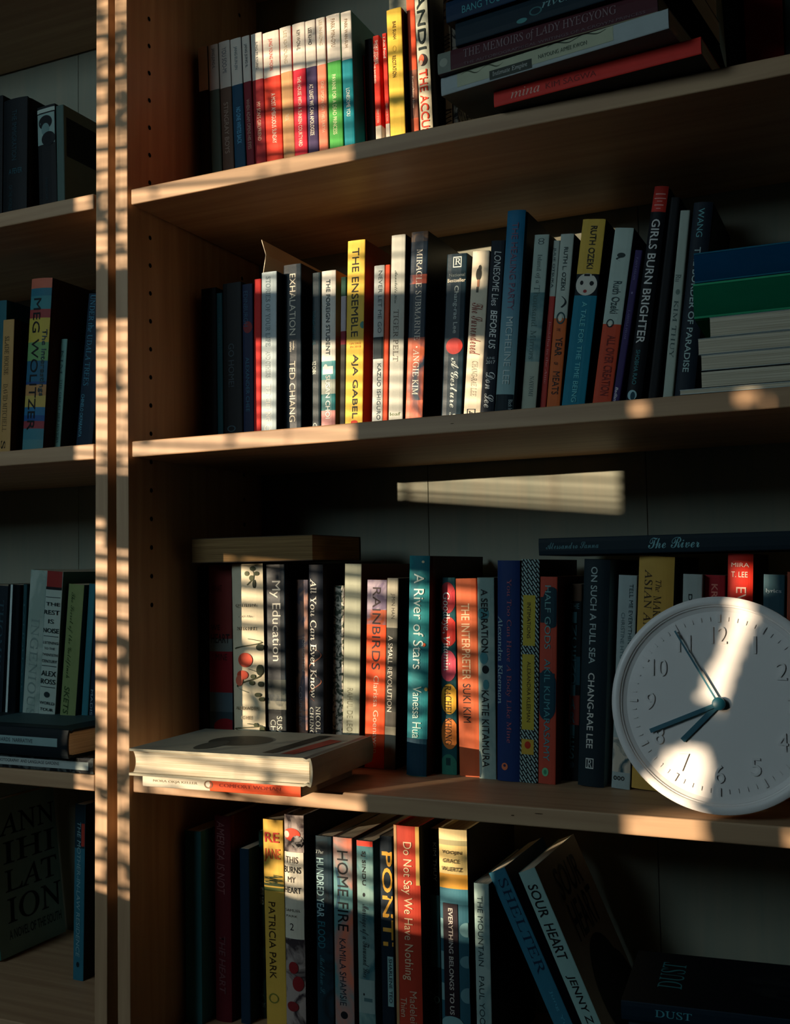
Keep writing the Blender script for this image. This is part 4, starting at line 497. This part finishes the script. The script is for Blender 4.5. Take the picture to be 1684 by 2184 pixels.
('S', -0.18872, 0.085, 0.27813, -0.03043, 0.02815, 0.1623, 0.14, 0, '#15191c', None, [], [('MEMOIR', 's', 0.5641, 0.7394, 0.4, 0.55, '#1c3038')], [('r', 0.0208, 0.0501, 0, 1, '#b4c4bc'), ('r', 0.0613, 0.3001, 0.02, 0.97, '#8ca8a4'), ('e', 0.0754, 0.1866, 0.1, 0.85, '#14181c'), ('e', 0.1361, 0.2371, 0.25, 0.7, '#6c8c8c'), ('e', 0.2068, 0.3177, 0.25, 1.0, '#10151a')], [], [], 0.45, 'black book with a small portrait photograph at its head', 'books standing on the top shelf of the left bookcase'),
('S', -0.16849, 0.085, 0.27782, -0.02003, 0.0117, 0.1585, 0.17, 0, '#4c6460', '#5c6a62', [], [], [], [('r', 0.09, 0.4, 0.03, 0.95, '#0a0c0e'), ('e', 0.5, 0.8, 0.5, 0.85, '#0d0f10')], [], 0.45, 'pale grey-green large book showing its cover, black panel on it', 'books standing on the top shelf of the left bookcase'),
('S', -0.26928, 0.075, 0.00158, 0.02882, 0.03308, 0.19993, 0.14, 0, '#1c5c68', None, [], [], [], [], [], 0.45, 'teal book behind the tan one, second left shelf', 'books standing on the second shelf of the left bookcase'),
('S', -0.23539, 0.06, 0.00145, 0.04032, 0.01747, 0.16976, 0.14, 0, '#b8925a', '#2a1a10', [], [('SLADE HOUSE', 'B', 0.1211, 0.3985, 0.25, 0.65, '#4c3c24'), ('DAVID MITCHELL', 'B', 0.4635, 0.8064, 0.25, 0.65, '#4c3c24'), ('S', 'B', 0.8712, 0.9293, 0.2, 0.6, '#2c2414')], [], [], [], 0.45, 'tan narrow book with two dark serif words, second left shelf', 'books standing on the second shelf of the left bookcase'),
('S', -0.19761, 0.065, 0.00232, 0.07253, 0.03212, 0.21557, 0.14, 1, '#c06a54', '#2c1e14', [(0.0559, '#2c6c80'), (0.0996, '#3c8088'), (0.1746, '#903c3c'), (0.2235, '#b8a848'), (0.3602, '#6c9c64'), (0.4643, '#28607c'), (0.5813, '#24487c'), (0.5975, '#b08454'), (0.6592, '#b8a458'), (0.7241, '#2c6c94'), (0.7695, '#1c4c84'), (0.8019, '#8c3c44'), (0.8441, '#3c7888'), (0.9056, '#4c8088')], [('MEG WOLITZER', 'b', 0.1126, 0.8538, 0.22, 0.58, '#14181c'), ('The Interestings', 'b', 0.2886, 0.6625, 0.66, 0.92, '#1c3c44')], [], [], [], 0.45, 'book striped in many bright colours with bold black capitals', 'books standing on the second shelf of the left bookcase'),
('S', -0.17668, 0.085, 0.00157, 0.08707, 0.00917, 0.14397, 0.11, 0, '#6c9c98', '#1c2c34', [], [('KIM', 'B', 0.0901, 0.3008, 0.2, 0.6, '#2c5054'), ('THE GREAT BELIEVERS', 'B', 0.34, 0.8779, 0.3, 0.7, '#2c5458')], [], [], [], 0.45, 'pale teal thin paperback with tiny letters, second left shelf', 'books standing on the second shelf of the left bookcase'),
('S', -0.13559, 0.085, 0.00243, 0.10976, 0.02422, 0.19361, 0.12, 0, '#10283c', None, [], [('UNDER the UDALA TREES', 'r', 0.0084, 0.5726, 0.15, 0.5, '#3c84a0'), ('CHINELO OKPARANTA', 'b', 0.6265, 0.892, 0.1, 0.3, '#4c90a8')], [], [], [], 0.45, 'navy leaning book half hidden by the upright, second left shelf', 'books standing on the second shelf of the left bookcase'),
('S', -0.2978, 0.095, -0.35302, 0.06311, 0.04389, 0.20209, 0.14, 0, '#12202a', None, [], [('THOMPSON', 'B', 0.089, 0.6965, 0.7, 0.9, '#30505c')], [], [], [], 0.45, 'black-blue book at the picture edge, third left shelf', 'books standing on the third shelf of the left bookcase'),
('S', -0.25894, 0.09, -0.3538, 0.05427, 0.01976, 0.20307, 0.14, 0, '#0c1418', None, [], [], [('r', -0.0045, 0.8595, 0.25, 0.42, '#c8dcdc')], [], [], 0.2, 'glossy black book with a bright white spine edge', 'books standing on the third shelf of the left bookcase'),
('S', -0.24315, 0.095, -0.35418, 0.04127, 0.00596, 0.20342, 0.14, 0, '#1c4850', None, [], [('LANGUAGE', 's', 0.1197, 0.6498, 0.3, 0.7, '#3c6c74')], [], [], [], 0.45, 'dark teal narrow book left of the big pale one', 'books standing on the third shelf of the left bookcase'),
('S', -0.22706, 0.092, -0.35336, 0.07524, 0.02553, 0.22025, 0.14, 0, 'm:#a4b8b0:#8ca49c:20', None, [], [('INGENIOUS', 'r', 0.266, 0.8033, 0.25, 0.75, '#7c9490')], [], [], [], 0.45, 'pale grey book with faint drawn leaves, tallest on its shelf', 'books standing on the third shelf of the left bookcase'),
('S', -0.1998, 0.09, -0.35345, 0.07558, 0.02523, 0.21853, 0.14, 0, '#a8bcb4', '#3c6868', [], [('THE', 'Hb', 0.1728, 0.192, 0.1, 0.95, '#1c2c30'), ('REST', 'Hb', 0.2156, 0.24, 0.0, 0.95, '#1c2c30'), ('IS', 'Hb', 0.2655, 0.2898, 0.3, 0.65, '#1c2c30'), ('NOISE', 'Hb', 0.3154, 0.341, 0.0, 0.98, '#1c2c30'), ('LISTENING', 'Hb', 0.3883, 0.403, 0.05, 0.98, '#1c2c30'), ('TO THE', 'Hb', 0.4202, 0.433, 0.15, 0.8, '#3c4c50'), ('TWENTIETH', 'Hb', 0.4547, 0.4688, 0.05, 0.98, '#1c2c30'), ('CENTURY', 'Hb', 0.4892, 0.5052, 0.05, 0.98, '#1c2c30'), ('ALEX', 'Hb', 0.5498, 0.5785, 0.05, 0.95, '#1c2c30'), ('ROSS', 'Hb', 0.5945, 0.6219, 0.05, 0.95, '#1c2c30'), ('WORLD', 'Hb', 0.7188, 0.7347, 0.05, 0.95, '#1c2c30'), ('TOUR', 'Hb', 0.7538, 0.7698, 0.1, 0.9, '#1c2c30')], [('r', -0.0098, 0.0876, 0.05, 0.98, '#8c2c28'), ('r', 0.0876, 0.103, 0.0, 1, '#14181c'), ('r', 0.1427, 0.1465, 0.05, 0.95, '#2c3c40'), ('r', 0.3576, 0.3615, 0.05, 0.95, '#2c3c40'), ('r', 0.5211, 0.5249, 0.05, 0.95, '#2c3c40'), ('r', 0.6372, 0.641, 0.05, 0.95, '#2c3c40'), ('e', 0.6646, 0.6965, 0.3, 0.65, '#1c2c30')], [], [], 0.45, 'white book with stacked black wood-type lines and red head', 'books standing on the third shelf of the left bookcase'),
('S', -0.16653, 0.088, -0.35337, 0.08915, 0.02312, 0.20244, 0.14, 0, '#7c9060', '#143038', [], [('The Secret of the Goldfinch', 'k', 0.0489, 0.5535, 0.15, 0.5, '#24401c'), ('SKETS', 'w', 0.6011, 0.7644, 0.2, 0.55, '#2c4824')], [], [], [], 0.22, 'shiny yellow-green book with handwritten dark title', 'books standing on the third shelf of the left bookcase'),
('S', -0.14638, 0.095, -0.35403, 0.0777, 0.00959, 0.20315, 0.14, 0, '#2c7080', None, [], [], [], [], [], 0.45, 'thin blue-teal paperback beside the double upright', 'books standing on the third shelf of the left bookcase'),
('S', -0.13181, 0.095, -0.35391, 0.067, 0.01461, 0.20361, 0.14, 0, '#14283c', None, [], [('MADIS', 'b', 0.6206, 0.7681, 0.1, 0.35, '#7c94a4')], [], [], [], 0.45, 'navy book mostly hidden behind the double upright', 'books standing on the third shelf of the left bookcase'),
('S', -0.3165, 0.128, -0.626, -0.12, 0.022, 0.196, 0.118, 0, '#2c6458', '#8aaca8', [], [], [], [], [('ANN', 'B', 0.1, 0.24, 0.12, 0.98, '#0c1418'), ('IHI', 'B', 0.28, 0.42, 0.15, 0.95, '#0c1418'), ('LAT', 'B', 0.46, 0.6, 0.15, 0.95, '#0c1418'), ('ION', 'B', 0.64, 0.8, 0.15, 0.98, '#0c1418'), ('A NOVEL OF THE SOUTH', 'b', 0.84, 0.9, 0.15, 0.95, '#1c3c44')], 0.5, 'book standing turned, slab-serif capitals in four rows on its cover', 'books standing on the lowest left shelf'),
('S', -0.17481, 0.12, -0.62776, 0.018, 0.01558, 0.20926, 0.14, 0, '#2c6c80', '#1c1418', [], [('THE MOTHER-IN-LAW RESIDENCE', 'w', 0.1021, 0.8678, 0.3, 0.65, '#7ca8b0')], [('r', -0.0032, 0.2504, 0.0, 1, '#12303c'), ('r', 0.1083, 0.2381, 0.7, 1, '#a83c30'), ('e', 0.8953, 0.9259, 0.35, 0.65, '#14242c')], [], [], 0.45, 'thin teal book with slanted tiny capitals, lowest left shelf', 'books standing on the lowest left shelf'),
('L', 0.22606, -0.03546, -0.3459, 0.04, 0.0118, 0.176, 0.115, 0, '#d8d0bc', '#d8d0bc', [(0.44, '#ee5a30')], [('NORA OKJA KELLER', 's', 0.07, 0.36, 0.4, 0.65, '#a89c84'), ('COMFORT WOMAN', 's', 0.5, 0.88, 0.4, 0.68, '#b8402c')], [('o', 0.405, 0.46, 0.2, 0.85, '#8a6a50'), ('e', 0.418, 0.446, 0.35, 0.7, '#efe6d4')], [], [], 0.45, 'thin pale and orange paperback under the grey hardback', 'books stacked flat at the front of the clock shelf'),
('T', 0.23828, 0.09501, -0.3267, 0.04, 0.0262, 0.139, 0.203, 1, '#b9b39c', '#8a928a', [], [], [], [('e', 0.3, 0.75, 0.42, 0.75, '#2c3432'), ('e', 0.1, 0.5, 0.6, 0.72, '#3c4442'), ('p', 0, 0, 0, 1, '#1c2422', [(0.2, 0.9), (0.27, 0.9), (0.3, 0.1), (0.24, 0.1)]), ('p', 0, 0, 0, 1, '#8a3a30', [(0.08, 0.7), (0.16, 0.75), (0.2, 0.1), (0.13, 0.1)])], [], 0.45, 'grey hardback lying flat with its page ends to the room', 'books stacked flat at the front of the clock shelf'),
('L', 0.60847, -0.03257, 0.28115, -0.1, 0.0145, 0.186, 0.125, 0, '#d8352c', '#14171c', [], [('mina', 'i', 0.09, 0.24, 0.25, 0.8, '#e0a898'), ('KIM SAGWA', 's', 0.27, 0.52, 0.3, 0.65, '#7a1c18')], [], [], [], 0.45, 'red slim paperback at the bottom of the sloping stack', 'books in the sloping stack on the top shelf'),
('L', 0.58728, -0.05763, 0.29685, -0.145, 0.0165, 0.212, 0.15, 0, '#aab4b4', '#5a6a70', [], [('Intimate Empire', 'B', 0.25, 0.41, 0.14, 0.45, '#b8bcb4'), ('NAYOUNG AIMEE KWON', 'b', 0.46, 0.67, 0.4, 0.62, '#4c5c4c')], [('r', 0.08, 0.78, 0.2, 1.0, '#b4b89c'), ('r', 0.235, 0.43, 0.06, 0.55, '#3a4038'), ('v', 0.1, 0.3, 0.7, 0.95, '#4c5440', 2, 0.0004), ('v', 0.5, 0.75, 0.8, 1.0, '#3c4438', 2, 0.0004)], [], [], 0.45, 'pale paperback with green-cream spine panel, second from stack bottom', 'books in the sloping stack on the top shelf'),
('L', 0.57849, -0.05417, 0.31495, -0.1, 0.0195, 0.202, 0.14, 0, '#4c2028', '#241418', [], [('THE MEMOIRS of LADY HYEGYONG', 'r', 0.13, 0.83, 0.35, 0.85, '#8a7478'), ('THE AUTOBIOGRAPHICAL WRITINGS OF A CROWN PRINCESS', 's', 0.13, 0.95, 0.12, 0.24, '#6c545c')], [('r', 0, 0.065, 0, 1, '#7c8478'), ('e', 0.01, 0.05, 0.3, 0.7, '#a0a494'), ('r', 0.065, 1, -0.0, 0.05, '#8c8468')], [], [], 0.45, 'dark maroon book with silver small-capital title, middle of stack', 'books in the sloping stack on the top shelf'),
('L', 0.59606, -0.06394, 0.3353, -0.12, 0.021, 0.2, 0.13, 0, '#0c2430', '#0b161e', [], [('river of fire', 'i', 0.42, 0.75, 0.35, 0.8, '#7ca8ac')], [('o', 0.36, 0.42, 0.25, 0.6, '#3c6c70'), ('e', 0.3, 0.35, 0.1, 0.3, '#4c8c8c')], [], [], 0.45, 'black-teal book with italic title, fourth in the sloping stack', 'books in the sloping stack on the top shelf'),
('L', 0.59377, -0.07057, 0.3554, -0.13, 0.019, 0.205, 0.13, 0, '#0c2c48', '#0b1824', [], [('BANG YOUNG MOON', 's', 0.08, 0.45, 0.2, 0.55, '#4c9ca4')], [], [], [], 0.45, 'navy book with thin teal capitals, fifth in the sloping stack', 'books in the sloping stack on the top shelf'),
('L', 0.59031, -0.07193, 0.375, -0.13, 0.02, 0.2, 0.13, 0, '#5c2c24', '#1c1412', [], [('OLD LANDS', 'b', 0.05, 0.5, 0.3, 0.8, '#1c3c4c')], [], [], [], 0.45, 'rust brown book on top of the sloping stack', 'books in the sloping stack on the top shelf'),
('F', 0.5728, 0.13994, 0.0024, 0.03, 0.0042, 0.17, 0.14, 0, '#c8d0cc', '#c4ccc8', [], [], [], [], [], 0.45, 'thin white booklet at the bottom of the flat stack', 'books in the flat stack at the right of the middle shelf'),
('F', 0.5903, 0.14194, 0.0118, 0.03, 0.0142, 0.16, 0.14, 0, '#12181c', '#14181c', [], [], [], [], [], 0.45, 'paperback with pages outward just above the white booklet', 'books in the flat stack at the right of the middle shelf'),
('F', 0.5908, 0.14094, 0.0258, 0.03, 0.0132, 0.16, 0.14, 0, '#a8b0ae', '#a8b0ae', [], [], [], [], [], 0.45, 'pages-outward paperback, third from bottom of the flat stack', 'books in the flat stack at the right of the middle shelf'),
('F', 0.5888, 0.14094, 0.0396, 0.03, 0.0138, 0.16, 0.14, 0, '#a0a8a6', '#1c2428', [], [], [], [], [], 0.45, 'pages-outward paperback with dark hinge, fourth in the flat stack', 'books in the flat stack at the right of the middle shelf'),
('F', 0.5988, 0.14094, 0.05505, 0.03, 0.0165, 0.152, 0.14, 0, '#b0b8b4', '#b0b8b4', [], [], [], [], [], 0.45, 'pages-outward paperback right under the green hardback', 'books in the flat stack at the right of the middle shelf'),
('L', 0.75543, 0.00495, 0.0786, 0.03, 0.03, 0.165, 0.15, 1, '#106848', '#106848', [], [], [('r', 0, 1, 0.0, 0.06, '#3fae7c'), ('r', 0, 1, 0.93, 1, '#3fae7c')], [], [], 0.15, 'glossy green hardback lying in the flat stack', 'books in the flat stack at the right of the middle shelf'),  # lighter edge strips are painted highlights of the glossy rounded spine
('L', 0.75693, 0.00495, 0.1068, 0.03, 0.0258, 0.165, 0.15, 1, '#0f4468', '#0f4468', [], [], [('r', 0, 1, 0.0, 0.05, '#2c7c94'), ('r', 0, 1, 0.94, 1, '#2c6c84')], [], [], 0.15, 'glossy dark blue hardback on top of the flat stack', 'books in the flat stack at the right of the middle shelf'),  # edge strips again paint the gloss highlights, in lighter blue
('F', 0.02, 0.2, -0.11625, 0.0, 0.0275, 0.155, 0.115, 0, '#3a2c20', '#1c1814', [], [], [], [], [], 0.45, 'old book lying across the upright ones, brown page edges outward', 'books lying across the standing ones on the clock shelf'),
('L', 0.6685, 0.088, -0.12235, 0.0, 0.0165, 0.245, 0.15, 0, '#10242e', '#0e1c24', [], [('Alessandro Sanna', 'k', 0.03, 0.24, 0.35, 0.75, '#5c8c94'), ('The River', 'k', 0.43, 0.62, 0.25, 0.85, '#7cb4bc')], [], [], [], 0.45, 'dark slim book lettered The River lying above the clock', 'books lying across the standing ones on the clock shelf'),
('L', -0.05, 0.002, -0.3458, 0.0, 0.017, 0.212, 0.125, 0, 'm:#14181c:#4c5454:70', '#141a1e', [], [('PHOTOGRAPHY  AND LANGUAGE GARDENS', 'b', 0.36, 0.78, 0.42, 0.62, '#2c3438')], [('r', 0.3, 0.97, 0.22, 0.72, '#b4c0bc')], [], [], 0.45, 'floral black book with white spine label, bottom of left stack', 'books stacked flat on the third left shelf'),
('L', -0.07309, -0.01191, -0.3222, -0.03, 0.03, 0.197, 0.135, 1, '#0e1a20', '#16262c', [], [('STANDARDS  NARRATIVE', 'b', 0.42, 0.75, 0.48, 0.62, '#3c484c')], [('r', 0.3, 0.93, 0.4, 0.7, '#8ca8a8')], [('r', 0.15, 0.85, 0.2, 0.8, '#3c585c')], [], 0.45, 'black hardback with thin white spine label, top of left stack', 'books stacked flat on the third left shelf'),
('L', 0.74159, 0.01979, -0.6198, 0.06, 0.034, 0.23, 0.15, 1, '#141c24', None, [], [], [], [], [], 0.45, 'thick dark hardback at the bottom of the lowest flat stack', 'books stacked flat at the right of the lowest shelf'),
('L', 0.74459, 0.01979, -0.5866, 0.06, 0.032, 0.23, 0.15, 1, '#101820', None, [], [], [], [], [], 0.45, 'dark hardback second from bottom of the lowest flat stack', 'books stacked flat at the right of the lowest shelf'),
('L', 0.73373, 0.019, -0.5554, 0.05, 0.03, 0.22, 0.145, 1, '#182028', None, [], [], [], [], [], 0.45, 'dark hardback third from bottom of the lowest flat stack', 'books stacked flat at the right of the lowest shelf'),
('L', 0.72549, 0.02169, -0.53345, 0.07, 0.0135, 0.21, 0.14, 0, '#14242c', None, [], [], [], [], [], 0.45, 'slim teal-black paperback below the DUST book', 'books stacked flat at the right of the lowest shelf'),
('L', 0.72363, 0.02932, -0.5185, 0.09, 0.016, 0.215, 0.125, 0, '#0c2230', '#0a1118', [], [('DUST', 'B', 0.13, 0.27, 0.35, 0.72, '#4c94a0')], [], [('e', 0.45, 0.85, 0.3, 0.8, 'm:#0e141a:#1c2024:40')], [('DUST', 'r', 0.12, 0.22, 0.3, 0.8, '#3c8a90')], 0.45, 'dark blue book lettered DUST on spine and cover', 'books stacked flat at the right of the lowest shelf')]
for rec in BOOKS: put_book(rec)
# ------------------------------------------------------------------ DUST on the cover of the lowest flat stack's top book
# ------------------------------------------------------------------ folded card tucked into the pale blue-grey book
CARD = simple('cream_card', '#efe3c8', .8, .1)
V = []; F = []
cp = [(0, 0, 0), (.004, 0, .022), (-.001, -.001, .040)]   # bent front edge, then the sheet runs back between the pages
for i in range(9):
    t_ = i/8
    for (dx, dy, dz) in cp: V.append((dx*(1-t_)-.006+.020*t_, dy + .115*t_, dz*(1-.34*t_)))
for i in range(8):
    for j in range(2): a = i*3+j; F.append((a, a+3, a+4, a+1))
cd = mesh('folded_card', V, F, CARD); md = cd.modifiers.new('thick', 'SOLIDIFY'); md.thickness = .0007
cd.location = (0.0996, 0.1243, 0.1998)
tag(cd, 'folded cream card standing out of the pale blue-grey book', 'card')
# ------------------------------------------------------------------ wall clock resting on the shelf
PL = simple('clock_white_plastic', '#f0ebe8', .38, .5); DIAL = simple('clock_dial', '#f0ebe8', .6, .3); TEAL = simple('clock_hand_teal', '#1a6476', .4, .5); NUM = simple('clock_number_relief', '#ece7e4', .6, .3)
CR = .0900
ck = empty('wall_clock', (0, 0, 0))
ck.matrix_world = Matrix.Translation((.5975, .0145, -.2583)) @ Matrix.Rotation(math.radians(-8.5), 4, 'X') @ Matrix.Rotation(math.radians(0.5), 4, 'Y')
tag(ck, 'round white wall clock with teal hands standing against the books', 'clock')
def lathe(name, pr, m, parent, q=128, smooth=True):
    v = []; f = []
    for r, y in pr:
        for i in range(q): a = 6.283185*i/q; v.append((r*math.sin(a), y, r*math.cos(a)))
    for k in range(len(pr)-1):
        for i in range(q): j = (i+1) % q; f.append((k*q+i, k*q+j, (k+1)*q+j, (k+1)*q+i))
    o = mesh(name, v, f, m, parent, smooth=smooth)
    e = o.modifiers.new('edge', 'EDGE_SPLIT'); e.split_angle = math.radians(40); return o
# local axes: y = 0 at the front rim, +y away from the viewer
lathe('case', [(CR-.0075, .0022), (CR-.0070, .0008), (CR-.0055, .0), (CR-.0022, .0), (CR-.0004, .0012), (CR, .004), (CR, .010), (CR-.004, .030), (CR-.012, .0355), (.001, .0355)], PL, ck)
lathe('inner_wall', [(CR-.0075, .0022), (CR-.0085, .0024), (CR-.0092, .0040), (CR-.0125, .0055)], PL, ck)
DL = lathe('dial', [(CR-.0125, .0055), (CR-.03, .0055), (.02, .0055), (.0001, .0055)], DIAL, ck, smooth=False)
GL = bpy.data.materials.new('clear_lens'); GL.use_nodes = True; nt = GL.node_tree; nt.nodes.clear()
g_ = nt.nodes.new('ShaderNodeBsdfGlossy'); g_.inputs['Roughness'].default_value = .04; t_ = nt.nodes.new('ShaderNodeBsdfTransparent'); m_ = nt.nodes.new('ShaderNodeMixShader'); fz = nt.nodes.new('ShaderNodeFresnel'); fz.inputs[0].default_value = 1.38; oo = nt.nodes.new('ShaderNodeOutputMaterial')
mu = nt.nodes.new('ShaderNodeMath'); mu.operation = 'MULTIPLY'; mu.inputs[1].default_value = .05; nt.links.new(fz.outputs[0], mu.inputs[0]); nt.links.new(mu.outputs[0], m_.inputs[0]); nt.links.new(t_.outputs[0], m_.inputs[1]); nt.links.new(g_.outputs[0], m_.inputs[2]); nt.links.new(m_.outputs[0], oo.inputs[0])
lathe('clear_lens', [(CR-.0078, .0012), (CR-.016, -.0008), (CR-.03, -.0022), (.03, -.0036), (.015, -.0040), (.0001, -.0042)], GL, ck)
# raised ticks and numbers
v = []; f = []
def addbox(c, ux, uz, hx, hz, y0, y1):
    n = len(v)
    for y in (y0, y1):
        for a, b_ in ((-1,-1),(1,-1),(1,1),(-1,1)): v.append((c[0]+ux[0]*hx*a+uz[0]*hz*b_, y, c[1]+ux[1]*hx*a+uz[1]*hz*b_))
    f.extend([(n,n+1,n+2,n+3),(n,n+4,n+5,n+1),(n+1,n+5,n+6,n+2),(n+2,n+6,n+7,n+3),(n+3,n+7,n+4,n)])
for i in range(60):
    a = i*math.pi/30; s, c = math.sin(a), math.cos(a); big = i % 5 == 0
    L_ = .0066 if big else .0036; r = .0712 if not big else .0716
    cell = ([], [])
    v.clear(); f.clear(); addbox((s*r, c*r), (c, -s), (s, c), .0011 if big else .00045, L_/2, .0041 if big else .0047, .0056)
    mesh('hour_mark' if big else 'minute_mark', list(v), list(f), NUM, DL)
def number(n):
    a = n*math.pi/6; r = .0573; cx, cz = math.sin(a)*r, math.cos(a)*r
    wd, ht = (.0125 if n in (10, 12) else .0105 if n == 11 else .0080 if n != 1 else .0024), .0145
    text(str(n), 's', lambda p, q_, z: (cx+(p-.5)*wd, .0041 if z > 0 else .0056, cz+(q_-.5)*ht), NUM, DL, 'hour_number')
for n in range(1, 13): number(n)
def hand(name, deg, L_, wd, y, back=0):
    a = math.radians(deg); s, c = math.sin(a), math.cos(a); vv, ff = boxvf(-wd/2, wd/2, 0, .0009, -back, L_)
    vv = [(x*c+z*s, y+yy, -x*s+z*c) for x, yy, z in vv]; mesh(name, vv, ff, TEAL, ck)
hand('minute_hand', 246, .0620, .0036, .0018); hand('hour_hand', 223.5, .0435, .0044, .0032); hand('second_hand', 329, .0700, .0015, .0002, .004)
lathe('hub', [(.0001, -.0016), (.0040, -.0015), (.0052, -.0008), (.0054, .0), (.0054, .0048), (.003, .0056)], TEAL, ck, 48)

flush_text()
